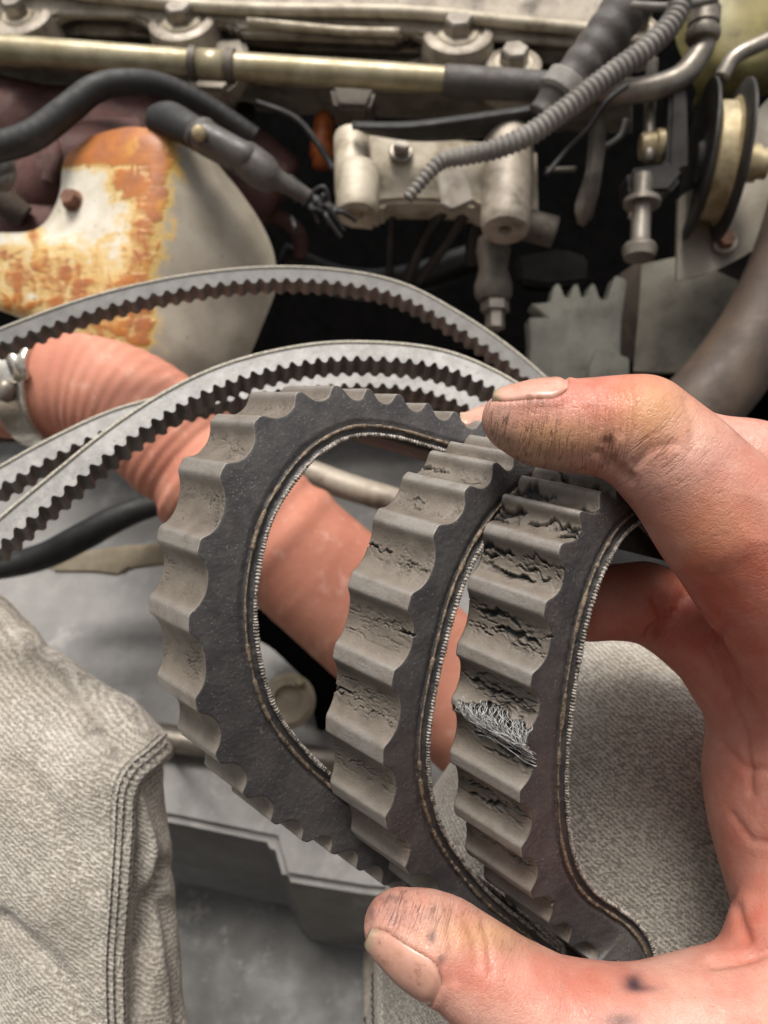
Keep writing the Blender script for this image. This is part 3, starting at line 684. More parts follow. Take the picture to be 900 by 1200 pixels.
def nail_geo(a, b, nn, t0, t1, half, lift=.0005, nu=30, nv=22):
    A = P(*a); B = P(*b); T = nrm(B - A); nn = nrm(np.asarray(nn) - T * (np.asarray(nn) @ T)); sd_ = np.cross(T, nn)
    L = np.linalg.norm(B - A); o = []; d = []; nuv = []
    for i in range(nu):
        f = i / (nu - 1); t = t0 + (t1 - t0) * f
        wsc = (1 - (max(0, .22 - f) / .22) ** 2.2 * .5) * (1 - (max(0, f - .70) / .30) ** 2.6 * .6)
        for j in range(nv):
            g_ = (j / (nv - 1) * 2 - 1); an = g_ * half * wsc
            o.append(A + T * L * t); d.append(nn * math.cos(an) + sd_ * math.sin(an)); nuv.append((f, g_, 0))
    o = np.array(o); d = np.array(d); nuv = np.array(nuv); S = hb.trace(o + d * .03, -d, .06)
    side = sstep(0, .16, 1 - np.abs(nuv[:, 1])); prox = sstep(0, .14, 1 - nuv[:, 0]); tipf = sstep(.16, 0, nuv[:, 0])
    up = lift * (side * .9 + .1) * prox - .00016 * (1 - prox * np.maximum(side, tipf)) + .00035 * tipf
    V1 = S + d * up[:, None]; V0 = S - d * .0008
    Fc = grid_faces(nu, nv); n = nu * nv; Fc = Fc + [q[::-1] for q in grid_faces(nu, nv, off=n)]
    ring = [i * nv for i in range(nu)] + [(nu - 1) * nv + j for j in range(1, nv)] + [i * nv + nv - 1 for i in range(nu - 2, -1, -1)] + list(range(nv - 2, 0, -1))
    for k in range(len(ring)):
        p_, q_ = ring[k], ring[(k + 1) % len(ring)]; Fc.append([p_, q_, q_ + n, p_ + n])
    fold = S[(nuv[:, 0] > .12) & ((np.abs(nuv[:, 1]) > .999) | (nuv[:, 0] > .999))]; inn = S[(np.abs(nuv[:, 1]) < .9) & (nuv[:, 0] < .94)]
    return np.vstack([V1, V0]), Fc, np.vstack([nuv, nuv]), fold, inn, S.mean(0)
NAILS = [nail_geo((597, 491, .1420), (660, 500, .1410), (-.05, .93, .36), -.38, .92, .80),
         nail_geo((462, 1083, .150), (530, 1116, .148), (-.15, -.50, .85), -.34, .96, .80),
         nail_geo((546, 510, .186), (592, 505, .185), (0, .80, .6), -.10, .8, .7)]
for V_, F_, nu_, fold, inn, ctr in NAILS:
    m_ = np.where(np.linalg.norm(HV - ctr, axis=1) < .016)[0]
    df = np.sqrt(((HV[m_][:, None] - fold[None]) ** 2).sum(-1)).min(1); di = np.sqrt(((HV[m_][:, None] - inn[None]) ** 2).sum(-1)).min(1)
    disp[m_] += .00040 * np.exp(-((df - .0004) / .0009) ** 2) * sstep(.0004, .0012, di) - .0004 * sstep(.0009, .0003, di)
    grime[m_] = np.clip(grime[m_] + .45 * np.exp(-(df / .0006) ** 2), 0, 1)
HV2 = HV + vis * disp[:, None]
hand = obj('hand', (HV2, HF), M['skin'], person, attrs={'red': red, 'grime': grime, 'crease': crease, 'tan_highlight': tan_highlight, 'cut': cut, 'fuv': np.c_[AL * 1000, AR * 1000, II * 9.]})
for V_, F_, nu_, fold, inn, ctr in NAILS: obj('fingernail', (V_, F_), M['nail'], hand, edge=70, attrs={'nuv': nu_})

# trouser legs
lb = Body()
lb.chain([(-230, 660, .30, 110), (-100, 770, .275, 108), (88, 920, .262, 106), (96, 1010, .258, 108), (112, 1260, .25, 115), (130, 1600, .25, 120)], .03)
lb.chain([(-220, 900, .31, 190), (-60, 1080, .30, 190), (-40, 1500, .30, 200)], .04)
LV, LF = lb.mesh(.0016)
R_, AL, AR, II = lb.ev(LV, True); lpx = PX(LV); ng = lb.grad(LV)
seam = [(215, 852), (180, 886), (158, 905), (146, 930), (143, 980), (138, 1060), (134, 1130), (136, 1200), (142, 1300), (150, 1600)]
d_, sg = seg_px(lpx, seam); sgd = d_ * sg
lf = (lpx[:, 0] < 420)
dsp = .0016 * sstep(-16, 0, -sgd + 0) * 0 + np.where(sgd > 0, .0012 * np.exp(-(d_ / 30) ** 2), 0)
dsp = dsp - .0030 * sstep(2, 16, -sgd) * np.exp(-(np.maximum(d_ - 10, 0) / 90) ** 2)
dsp = dsp + .0050 * (fbm(LV * np.array([38, 22, 30]), 3, 3) - .5) + .0012 * (fbm(LV * 140, 2, 4) - .5)
for pts, wd, dp in (([(60, 760), (120, 830), (160, 890)], 16, .0030), ([(200, 1015), (190, 1050), (180, 1105)], 10, .006), ([(165, 930), (185, 990), (190, 1040)], 9, -.003),
                    ([(165, 1000), (172, 1080), (168, 1180)], 12, .003), ([(0, 1080), (70, 1140), (110, 1200)], 12, .0028), ([(20, 900), (70, 960), (110, 1040)], 13, .0022), ([(205, 1060), (212, 1130), (222, 1210)], 7, .003)):
    dd, _ = seg_px(lpx, pts); dsp = dsp - dp * np.exp(-(dd / wd) ** 2)
LV2 = LV + ng * dsp[:, None]
leg = obj('trouser_leg', (LV2, LF), M['denim'], person, attrs={'fuv': np.c_[AL * 1000, AR * 1000, II * 0.]}, label='left denim trouser leg with stitched side seam')
def stitches(body, path, offs, step, parent, disp=None, rr=.00028, ln=.45, lift=.0010):
    q = cr(path, 12); qd, s = resample(np.c_[q, np.zeros(len(q))], step); vf = []
    tg = nrm(np.gradient(qd[:, :2], axis=0)); nr = np.c_[-tg[:, 1], tg[:, 0]]
    for o in offs:
        c = qd[:, :2] + nr * o
        a = body.seen(c - tg * step * ln); b = body.seen(c + tg * step * ln); g_ = body.grad((a + b) / 2)
        for i in range(len(c)):
            m_ = (a[i] + b[i]) / 2 + g_[i] * (lift + .0003)
            vf.append(tube3(np.array([a[i] + g_[i] * (lift - .0003), m_, b[i] + g_[i] * (lift - .0003)]), rr, 6))
    return obj('stitching', join(*vf), M['thread'], parent, kind='stuff')
def strip(body, path, wd, parent, name, lift=.0012, nu=9, matn='denim', prof=None):
    q = cr(path, 16); tg = nrm(np.gradient(q, axis=0)); nr = np.c_[-tg[:, 1], tg[:, 0]]; w_ = np.linspace(-1, 1, nu)
    uv = (q[:, None] + nr[:, None] * (w_ * wd)[None, :, None]).reshape(-1, 2)
    S = body.seen(uv); g_ = body.grad(S); hgt = np.tile(lift * (1 - np.abs(w_) ** 6 * .9), len(q))
    hgt = hgt + .0004 * (fbm(S * 600, 2, 8) - .5)
    n = len(S); V = np.vstack([S + g_ * hgt[:, None], S - g_ * .002])
    Fc = grid_faces(len(q), nu) + [x[::-1] for x in grid_faces(len(q), nu, off=n)]
    for i in range(len(q) - 1):
        for j in (0, nu - 1): a, b = i * nu + j, (i + 1) * nu + j; Fc.append([a, b, b + n, a + n])
    L = np.repeat(np.arange(len(q)) * 1.2, nu)
    return obj(name, (V, Fc), M[matn], parent, attrs={'fuv': np.vstack([np.c_[L, np.tile(w_ * wd * .28, len(q)), L * 0]] * 2)})
sp = [(196, 872), (176, 890), (158, 905), (146, 930), (143, 980), (138, 1060), (134, 1130), (136, 1210), (140, 1260)]
strip(lb, sp, 15, leg, 'side_seam', .0013)
stitches(lb, sp, (-9, 2), 8.5, leg, lift=.0016)
stitches(lb, sp, (10,), 8.5, leg, lift=.0016)

rb = Body()
rb.chain([(720, 905, .250, 165), (640, 1075, .248, 185), (600, 1300, .245, 180), (590, 1600, .245, 180)], .03)
rb.chain([(850, 900, .262, 165), (800, 1200, .26, 220)], .03)
RV, RF = rb.mesh(.0016)
R_, AL, AR, II = rb.ev(RV, True); ng = rb.grad(RV)
RV2 = RV + ng * (.003 * (fbm(RV * np.array([38, 22, 30]), 3, 13) - .5))[:, None]
leg2 = obj('trouser_leg', (RV2, RF), M['denim'], person, attrs={'fuv': np.c_[AL * 1000, AR * 1000, II * 0.]}, label='right denim trouser leg seen through the rightmost belt loop')

sp2 = [(446, 1050), (440, 1090), (437, 1130), (437, 1180), (440, 1240)]
strip(rb, sp2, 11, leg2, 'side_seam', .0012)
stitches(rb, sp2, (-5, 5), 8.5, leg2, lift=.0015)

# trunk added unseen behind the camera to block light from that side
jb = Body()
W3 = lambda x, y, z, r: (cams([(x, y, z)])[0], r)
def wchain(body, pts, k):
    acc = 0.
    for (a, ra), (b, rb_) in zip(pts[:-1], pts[1:]): body.pr.append((a, b, ra, rb_, k if acc == 0 else .03, acc)); acc += np.linalg.norm(b - a)
wchain(jb, [W3(-.02, -.50, .70, .17), W3(.0, -.42, .95, .17), W3(.02, -.32, 1.22, .19), W3(.02, -.26, 1.34, .12)], .03)
wchain(jb, [W3(.20, -.30, 1.28, .08), W3(.36, -.20, 1.08, .062), W3(.33, -.02, .96, .05)], .05)
wchain(jb, [W3(-.16, -.30, 1.28, .08), W3(-.34, -.24, 1.08, .062)], .05)
JV, JF = jb.mesh(.012)
obj('light_block_trunk', (JV, JF), M['greyrub'], person)
# ------------------------------------------------------------------ undertray and ground
setp(obj('ground', (cams([(-4, -4, 0), (4, -4, 0), (4, 4, 0), (-4, 4, 0)]), [[0, 1, 2, 3]]), M['ground'], smooth=False), kind='structure')
TZ = .585
def lvl(pts, z): return [G(u, v, z) for u, v in pts]
def slab(top, zt, zb, bev=.004):      # a horizontal slab: outline traced at level zt, walls down to zb
    pts = [world(p) for p in lvl(top, zt)]
    bm = bmesh.new(); f = bm.faces.new([bm.verts.new(p) for p in pts]); r = bmesh.ops.extrude_face_region(bm, geom=[f])
    for x in r['geom']:
        if isinstance(x, bmesh.types.BMVert): x.co.z = zb
    bmesh.ops.recalc_face_normals(bm, faces=bm.faces)
    bmesh.ops.bevel(bm, geom=list(bm.edges), offset=bev, segments=3, affect='EDGES', clamp_overlap=True)
    bm.verts.index_update(); V = np.array([v.co[:] for v in bm.verts]); Fc = [[v.index for v in q.verts] for q in bm.faces]; bm.free()
    return cams(V), Fc
tray = thing('undertray', G(250, 900, TZ), 'grey moulded plastic undertray with stepped front edge below the belts', 'undertray')
obj('tray_top', slab([(-160, 420), (560, 420), (640, 1060), (430, 1046), (332, 1030), (320, 986), (205, 962), (100, 945), (-160, 900)], TZ, TZ - .18), M['tray'], tray, edge=30)
obj('tray_ledge', slab([(-160, 960), (700, 1000), (760, 1500), (-160, 1500)], TZ - .145, TZ - .2), M['tray_dark'], tray, edge=30)
obj('tray_ridge', tube([(225, 1150, .600, 14), (300, 1165, .60, 18), (380, 1190, .60, 18), (470, 1215, .60, 16)], 14), M['tray_dark'], tray)
obj('tray_rib', tube([(100, 850, .478, 16), (180, 862, .475, 16), (245, 872, .472, 15), (420, 895, .468, 14)], 16), M['steel'], tray)

# ------------------------------------------------------------------ salmon hose and clamp
hz = thing('radiator_hose', P(300, 600, .385), 'thick salmon coloured ribbed hose running down behind the belt loops', 'hose')
hp = [(-60, 452, .385, 63), (0, 450, .38, 63), (60, 452, .375, 63), (110, 460, .375, 65), (160, 482, .375, 68), (215, 528, .375, 71), (270, 578, .375, 73), (340, 642, .378, 75), (420, 712, .382, 77), (500, 782, .385, 78), (600, 870, .39, 78), (720, 975, .40, 78)]
q = cr(hp, 10); p3 = np.array([P(*x[:3]) for x in q]); pr, s = resample(np.c_[p3, q[:, 3] * q[:, 2] / F], .0009)
rr = pr[:, 3] + .00026 * np.cos(s / .0056 * 2 * np.pi) * sstep(.10, .07, np.abs(s - .10)) + .0003 * (fbm(np.c_[s * 150, s * 0, s * 0], 2, 3) - .5)
sb = lambda u, v: s[np.linalg.norm(PX(pr[:, :3]) - np.array([u, v]), axis=1).argmin()]
for c_, wd, hh in ((sb(228, 540), .006, -.0022), (sb(246, 556), .005, .0024), (sb(330, 632), .006, .0016), (sb(318, 620), .005, -.0012)): rr = rr + hh * np.exp(-((s - c_) / wd) ** 2)
obj('hose_tube', tube3(pr[:, :3], rr, 64), M['hose'], hz)
cl = thing('hose_clamp', P(22, 452, .378), 'shiny worm drive hose clamp round the left end of the salmon hose', 'hose clamp')
ax0, ax1 = P(36, 452, .377), P(70, 453, .375); R0 = 68 * .376 / F
obj('clamp_band', lathe(ax0, ax1, [(0, R0), (.0, R0 + .0009), (.06, R0 + .0016), (.15, R0 + .001), (.85, R0 + .001), (.94, R0 + .0016), (1, R0 + .0009), (1, R0)], 64), M['shiny'], cl)
obj('screw_housing', box(P(20, 425, .346), (.0035, .0012, 0), (-.003, .0085, 0), (0, 0, .0035), .001), M['shiny'], cl)
obj('clamp_screw', lathe(P(2, 470, .345), P(10, 446, .345), [(0, .003), (.3, .0042), (.7, .0042), (1, .003)], 12), M['steel'], cl)
obj('stub_pipe', tube([(-80, 470, .39, 56), (8, 460, .385, 58)], 32), M['brownrub'], hz)

# ------------------------------------------------------------------ rusted heat shield
def shield():
    rows = [[(96, 168, .445), (112, 158, .440), (150, 150, .432), (186, 153, .428), (204, 156, .432), (230, 168, .448), (255, 190, .47)],
            [(74, 188, .445), (100, 184, .437), (150, 178, .428), (186, 178, .425), (212, 182, .432), (250, 200, .452), (282, 225, .475)],
            [(66, 235, .445), (95, 232, .436), (145, 228, .427), (182, 226, .424), (218, 228, .431), (268, 240, .452), (306, 262, .475)],
            [(40, 268, .446), (82, 272, .436), (138, 272, .427), (172, 272, .424), (218, 272, .432), (280, 282, .453), (322, 300, .475)],
            [(-34, 280, .452), (40, 296, .439), (125, 312, .428), (162, 315, .425), (214, 318, .433), (278, 325, .453), (324, 335, .475)],
            [(-30, 346, .454), (40, 350, .441), (118, 352, .430), (158, 358, .427), (212, 362, .435), (268, 366, .455), (312, 372, .475)],
            [(30, 378, .455), (66, 388, .443), (122, 396, .433), (162, 404, .430), (212, 412, .438), (258, 416, .456), (296, 410, .475)],
            [(60, 420, .457), (86, 424, .446), (128, 434, .437), (164, 440, .434), (208, 444, .442), (248, 444, .458), (280, 438, .475)]]
    V, Fc = sheet(rows, 8, 8, .0014, .0035, 4); px = PX(V)
    # crease between the enamelled front and the bare beige side
    cxs = np.interp(px[:, 1], [150, 178, 226, 272, 315, 360, 440], [192, 190, 186, 174, 164, 160, 166])
    dx = px[:, 0] - cxs
    rust = np.exp(-(np.minimum(dx + 8, 0) / 26) ** 2) * sstep(40, -2, dx) * .60
    rust = np.maximum(rust, 1.1 * sstep(206, 178, px[:, 1]) * sstep(6, -4, dx))
    rust = np.maximum(rust, .9 * blob(px, 155, 213, 28, 22))
    rust = np.maximum(rust, .46 * sstep(245, 330, px[:, 1]) * sstep(6, -8, dx))
    rust = np.maximum(rust, .55 * blob(px, 40, 285, 8, 60))
    en = sstep(4, -6, dx)
    o = thing('heat_shield', P(170, 300, .43), 'rust streaked pressed heat shield, white and orange front, beige side', 'heat shield')
    obj('shield_panel', (V, Fc), M['shield'], o, attrs={'rust': rust, 'enamel': en}, edge=70)
    hd, wa = hexbolt(P(84, 234, .436), (-.15, .1, 1), .0052, .005, 1.25)
    b = obj('bolt', hd, M['rustbolt'], o, edge=30); obj('washer', wa, M['rustbolt'], b, edge=30)
shield()

# ------------------------------------------------------------------ manifold and bay behind
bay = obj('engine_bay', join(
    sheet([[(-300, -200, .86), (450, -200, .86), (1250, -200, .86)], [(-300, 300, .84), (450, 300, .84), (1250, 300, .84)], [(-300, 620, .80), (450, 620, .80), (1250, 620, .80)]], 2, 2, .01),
    sheet([[(-300, 420, .60), (450, 420, .60), (1250, 420, .56)], [(-300, 470, .84), (450, 470, .84), (1250, 470, .84)]], 2, 2, .006)), M['black'])  # black sheets carry the bay's deep shade in their colour
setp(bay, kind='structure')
mf = thing('exhaust_manifold', P(60, 200, .50), 'brownish purple cast exhaust manifold behind the rusty shield', 'manifold')
obj('manifold_runner', tube([(-60, 140, .53, 60), (60, 165, .53, 58), (160, 165, .535, 55), (260, 185, .54, 50), (330, 230, .55, 45)], 24), M['manifold'], mf)
obj('manifold_branch', tube([(40, 240, .51, 42), (75, 200, .50, 42), (120, 180, .50, 36), (170, 175, .51, 34)], 24), M['manifold'], mf)
obj('manifold_log', tube([(-60, 285, .52, 62), (40, 280, .52, 60), (130, 300, .53, 60), (300, 330, .56, 55)], 24), M['manifold'], mf)
obj('manifold_rib', tube([(62, 150, .485, 9), (64, 185, .475, 9), (58, 215, .478, 9)], 12), M['manifold'], mf)
ms = obj('metal_strap', prism([(-8, 186), (14, 184), (17, 205), (12, 218), (2, 224), (-8, 222)], .44, (0, 0, -.004)), M['steel'], label='small bright metal strap end at the left edge under the black cable', cat='strap')
tp = obj('brown_pipe', tube([(-10, 215, .47, 16), (10, 240, .475, 16), (30, 255, .48, 14)], 16), M['brownrub'], label='short tan pipe stub below the metal strap', cat='pipe')

# ------------------------------------------------------------------ cylinder head cover with bolts
hc = thing('cylinder_head_cover', P(350, 40, .49), 'cast aluminium cylinder head cover along the top of the photo', 'engine cover')
def row(v0, d, us=(-90, 60, 200, 340, 480, 620, 740)): return [(u, v0 + .062 * u + 3 * math.sin(u * .021), d) for u in us]
obj('cover_casting', sheet([row(-170, .50), row(-60, .485), row(-14, .482), row(-6, .476), row(12, .476), row(17, .492), row(34, .496), row(40, .505), row(60, .52), row(110, .60)], 6, 5, .004, .002, 2), M['alu'], hc, edge=60)
def scallop(lo, bosses, r, drop):     # lower edge of a casting that swells round its bolt bosses
    e = []
    for u in range(-100, 745, 9):
        v = lo(u)
        for bu, bv in bosses:
            q_ = r * r - (u - bu) ** 2
            if q_ > 0: v = max(v, bv + math.sqrt(q_))
            else: v = v + 10 * math.exp(-((abs(u - bu) - r) / 14.) ** 2)
        e.append((u, v + drop))
    return e
BS = [(20, 6), (212, 12), (537, 26)]
lo1 = lambda u: 13 + .042 * u + (12 if 275 < u < 470 else 0) - (4 if u < 180 else 0)
obj('cover_flange', prism([(-100, -120), (745, -120)] + scallop(lo1, BS, 40, 0)[::-1], .474, (0, 0, -.010), .003), M['alu'], hc, edge=40)
obj('cover_gasket_flange', prism([(-100, -110), (745, -110)] + scallop(lambda u: lo1(u) + 9, BS, 46, 2)[::-1], .486, (0, 0, -.006), .0015), M['dirty'], hc, edge=40)
obj('cover_rib', tube([(-100, -16, .470, 7), (60, -12, .470, 7), (120, -4, .470, 7), (280, 10, .470, 7), (470, 14, .470, 7), (600, 26, .470, 7), (745, 40, .470, 7)], 14), M['alu_bright'], hc)
obj('cover_rib', tube([(290, 25, .472, 5), (400, 36, .472, 5), (468, 38, .472, 5)], 12), M['alu_bright'], hc)
obj('cover_web', prism([(-100, 30), (40, 36), (56, 44), (130, 50), (190, 62), (260, 66), (300, 58), (470, 72), (500, 60), (520, 66), (560, 78), (640, 84), (745, 88), (745, 108), (-100, 60)], .490, (0, 0, -.02), .003), M['alu'], hc, edge=40)
obj('cover_lower_rail', sheet([row(46, .490), row(51, .484), row(60, .484), row(66, .49), row(70, .53)], 6, 5, .003, .001, 8), M['alu'], hc, edge=60)
bx_ = np.array([-.05, .45, .89])
for (u, v, rb_, rh, d) in ((20, 8, 40, 13, .472), (212, 14, 40, 16, .472), (537, 28, 42, 17, .472), (602, 64, 34, 17, .47), (748, 22, 26, 13, .455)):
    c = P(u, v + 8, d); rb2 = rb_ * d / F
    bo = obj('bolt_boss', lathe(c - nrm(bx_) * .02, c, [(0, rb2 * 1.08), (.7, rb2), (.93, rb2 * .97), (1, rb2 * .86), (1, rb2 * .74), (.93, rb2 * .70)], 32), M['alu'], hc, edge=40)
    hd, wa = hexbolt(c, bx_, rh * d / F, .0085, 1.45)
    b = obj('bolt', hd, M['steel'], bo, edge=30)
    ww_ = obj('bolt_washer', wa, M['alu_bright'], bo, edge=30)
wn_ = obj('web_bracket', prism([(215, 82), (222, 58), (250, 44), (285, 42), (292, 62), (280, 92), (262, 108), (228, 106)], .478, (0, 0, -.02), .003), M['alu'], hc, edge=40)

rail = thing('fuel_rail_pipe', P(300, 78, .46), 'long straight yellowish metal pipe crossing under the head cover', 'pipe')
obj('rail_tube', tube([(-80, 53, .462, 16), (60, 62, .462, 15.5), (250, 76, .46, 15), (420, 87, .458, 15), (560, 96, .456, 14)], 20), M['zinc'], rail)
obj('rubber_sleeve', tube([(520, 94, .456, 17), (560, 97, .455, 17.5), (612, 100, .452, 17), (650, 103, .45, 16.5)], 20), M['tape'], rail)
obj('rail_elbow', tube([(640, 102, .45, 14), (700, 108, .445, 14), (755, 105, .44, 14), (795, 92, .437, 14), (818, 66, .435, 13.5), (826, 40, .435, 13.5), (828, -40, .435, 14)], 20), M['steel'], rail)
for a, b in (((223, 74), (231, 75)), ((266, 77), (275, 78))): obj('pipe_clip', lathe(P(*a, .459), P(*b, .459), [(0, .0092), (0, .0098), (1, .0098), (1, .0092)], 24), M['dirty'], rail, edge=40)
obj('clip_sleeve', lathe(P(231, 75, .459), P(266, 77.5, .459), [(0, .0088), (1, .0088)], 24), M['zinc'], rail)
obj('elbow_nut', lathe(P(823, 48, .433), P(826, 12, .433), [(0, .0085), (.1, .0098), (.3, .0098), (.34, .0078), (.5, .0078), (.5, .009), (1, .009)], 20), M['steel'], rail, edge=40)

# ------------------------------------------------------------------ cables
obj('taped_cable', tube([(-60, 180, .43, 17), (0, 172, .43, 17), (40, 158, .43, 17), (80, 128, .432, 16), (110, 105, .435, 15), (145, 96, .44, 14), (190, 100, .45, 13), (240, 122, .46, 12), (300, 160, .47, 10)], 20, rib=(.006, .00005)), M['blackrub'], label='black tape wrapped cable curving down to the left edge', cat='cable')
cn = thing('wiring_connector', P(290, 195, .42), 'black two piece wiring connector lying over the heat shield', 'connector')
obj('connector_boot', tube([(180, 140, .43, 16), (198, 140, .425, 20), (222, 152, .42, 19), (238, 160, .418, 18)], 18, flat=.8), M['blackrub'], cn)
obj('connector_shell', tube([(232, 156, .417, 17), (236, 158, .416, 21), (240, 162, .416, 21), (282, 184, .416, 21), (287, 187, .417, 21), (288, 188, .417, 16)], 18, flat=.85), M['conn'], cn)
obj('connector_plug', tube([(284, 184, .418, 19), (290, 188, .417, 21), (312, 204, .418, 20), (328, 212, .42, 12), (345, 222, .423, 10), (362, 232, .426, 9)], 18, flat=.85), M['conn'], cn)
obj('connector_pin', lathe(P(234, 157, .406), P(233, 155, .401), [(0, .004), (.8, .004), (1, .003)], 12), M['brass'], cn)
obj('connector_clip', box(P(262, 160, .425), (.012, -.0065, 0), (.0015, .003, 0), (0, 0, .003)), M['blackrub'], cn)
vf = []
for k in range(14):
    u, v = 340 + 4 * k % 50, 215 + 3 * k % 40
    vf.append(tube(cr([(u, v, .43, 3), (u + random.uniform(-8, 20), v + random.uniform(-12, 20), .425, 3), (u + random.uniform(0, 30), v + random.uniform(5, 34), .43, 2.5)], 3), 6))
for k in range(7): vf.append(tube([(345 + 7 * k, 222 + 4 * k, .43, 9 - .3 * k), (352 + 7 * k, 227 + 4 * k, .43, 10 - .3 * k)], 10))
obj('wire_bundle', join(*vf), M['blackrub'], label='tangled black wire ends below the wiring connector', cat='wires')
obj('corrugated_conduit', tube([(478, 232, .40, 6), (505, 200, .40, 8), (520, 188, .40, 9), (545, 183, .40, 10), (580, 175, .398, 11), (620, 158, .396, 12), (660, 130, .394, 12), (710, 92, .392, 12.5), (760, 55, .39, 12.5), (790, 22, .39, 12.5), (800, -15, .39, 12.5), (806, -70, .39, 12.5)], 20, rib=(.0034, .00055)), M['greyrub'], label='ribbed grey conduit hose curving up to the top right', cat='conduit')
lm = thing('taped_wiring_loom', P(690, 70, .42), 'thick grey tape wrapped wiring loom slanting behind the ribbed conduit', 'wiring loom')
obj('loom_wrap', tube([(640, 140, .43, 24), (662, 108, .425, 25), (700, 58, .42, 26), (735, 8, .417, 27), (790, -60, .415, 27)], 22, rib=(.011, .0004)), M['tape'], lm)
obj('loom_collar', tube([(655, 116, .424, 30), (668, 99, .423, 30)], 22), M['greyrub'], lm)

# ------------------------------------------------------------------ cast bracket
br = thing('mounting_bracket', P(520, 210, .46), 'pale cast aluminium bracket with round bosses in the middle of the engine bay', 'bracket')
obj('bracket_plate', prism([(398, 170), (420, 152), (470, 155), (520, 160), (570, 165), (630, 172), (632, 250), (600, 250), (560, 244), (552, 238), (470, 236), (448, 238), (440, 250), (402, 246), (394, 215)], .462, (0, 0, -.03), .004), M['alu_bright'], br, edge=45)
def boss(a, b, r, m, hole=.35, name='bracket_boss'):
    return obj(name, lathe(a, b, [(0, r * .95), (.05, r), (.92, r), (1, r * .9), (1, r * hole), (.9, r * hole * .9)], 28), m, br, edge=40)
boss(P(412, 160, .46), P(414, 232, .45), .0112, M['alu_bright'])
boss(P(420, 200, .447), P(418, 252, .438), .0128, M['alu_bright'])
boss(P(597, 160, .455), P(592, 270, .438), .0150, M['alu'], .3)
obj('bracket_knob', lathe(P(594, 180, .455), P(593, 150, .447), [(0, .012), (.6, .0125), (.9, .010), (1, .006)], 24), M['alu'], br, edge=50)
obj('bracket_tube', tube([(610, 262, .462, 18), (650, 272, .462, 18)], 20), M['dirty'], br)
obj('bracket_stud', lathe(P(578, 280, .47), P(578, 352, .47), [(0, .010), (.2, .011), (.5, .009), (.75, .012), (.9, .012), (1, .010)], 20), M['dirty'], br, edge=40)
obj('stud_nut', lathe(P(580, 355, .468), P(580, 385, .466), [(0, .009), (.35, .009), (.36, .006), (1, .006)], 6), M['steel'], br, edge=30)
obj('bracket_tab', prism([(512, 205), (528, 195), (546, 198), (554, 235), (530, 246), (518, 240)], .440, (0, 0, -.005), .001), M['steel'], br, edge=40)
for k, pts in enumerate(([(460, 240, .48, 5), (458, 280, .50, 5), (456, 330, .52, 5)], [(520, 246, .48, 7), (500, 275, .50, 7), (476, 330, .52, 6)], [(548, 246, .48, 7), (520, 290, .50, 6), (490, 330, .52, 5)], [(560, 250, .49, 9), (555, 280, .50, 9), (552, 310, .51, 8)])):
    obj('bracket_web', tube(pts, 14), M['darkmetal'], br)
obj('flat_duct', sheet([[(412, 142, .44), (480, 142, .44), (560, 132, .44), (640, 120, .44)], [(415, 150, .437), (480, 150, .437), (560, 140, .437), (642, 128, .437)], [(430, 158, .45), (490, 166, .45), (560, 162, .45), (640, 150, .45)]], 6, 4, .003), M['blackrub'], label='flat black rubber duct above the cast bracket', cat='duct')
obj('mounting_lug', prism([(386, 98), (442, 102), (432, 128), (392, 126)], .475, (0, 0, -.03), .003), M['dirty'], hc, edge=40)
obj('amber_injector', lathe(P(380, 132, .52), P(376, 196, .52), [(0, .004), (.15, .007), (.3, .007), (.5, .0085), (.8, .0085), (.82, .0065), (1, .006)], 20), M['orange'], label='small amber injector in the dark gap beside the bracket', cat='injector')
obj('dull_stud', lathe(P(288, 125, .53), P(288, 170, .53), [(0, .007), (.9, .007), (1, .005)], 16), M['darkmetal'], label='dull dark stud in the gap right of the wiring connector', cat='stud')

# ------------------------------------------------------------------ pulley, adjuster, fan, gear on the right
pl = thing('idler_pulley', P(842, 180, .45), 'worn brass toned grooved idler pulley at upper right', 'pulley')
ax = nrm([-.97, .11, -.16]); c0 = P(838, 190, .455); Rp = .0455
prof = [(-.011, .006), (-.0105, Rp * .75), (-.010, Rp), (-.0085, Rp), (-.0075, Rp * .97), (-.006, Rp * .80), (-.0045, Rp * .74), (.0045, Rp * .74), (.006, Rp * .80), (.0085, Rp * .97), (.0095, Rp), (.011, Rp), (.0115, Rp * .9), (.007, Rp * .5), (.009, .012), (.012, .010)]
a0, b0 = c0 - ax * .011, c0 + ax * .012
V, Fc = lathe(a0, b0, [((t + .011) / .023, r) for t, r in prof], 72)
nfp = 72; mi = np.zeros(len(Fc), int)
for k in range(5, 8): mi[k * nfp:(k + 1) * nfp] = 1
obj('pulley_rim', (V, Fc), [M['darkmetal'], M['brass']], pl, mi=mi, edge=35)
obj('pulley_hub', lathe(c0 - ax * .030, c0 - ax * .010, [(0, .009), (.3, .009), (.3, .011), (1, .011)], 24), M['brass'], pl, edge=40)
tn = thing('tensioner_bracket', P(770, 180, .44), 'dark forked tensioner bracket holding a long adjuster bolt beside the pulley', 'tensioner')
obj('bracket_arm', prism([(786, 104), (806, 100), (808, 180), (806, 196), (790, 206), (742, 208), (740, 196), (782, 190)], .436, (0, 0, -.012), .002), M['darkmetal'], tn, edge=40)
obj('bracket_block', prism([(738, 196), (796, 190), (802, 206), (786, 226), (742, 228), (735, 214)], .430, (0, 0, -.022), .003), M['darkmetal'], tn, edge=40)
obj('bracket_post', tube([(764, 70, .45, 7), (762, 120, .45, 7), (760, 190, .445, 7)], 14), M['steel'], tn)
obj('pivot_sleeve', lathe(P(750, 172, .45), P(784, 170, .448), [(0, .007), (.1, .008), (.5, .008), (.55, .0095), (1, .0095)], 20), M['brass'], tn, edge=40)
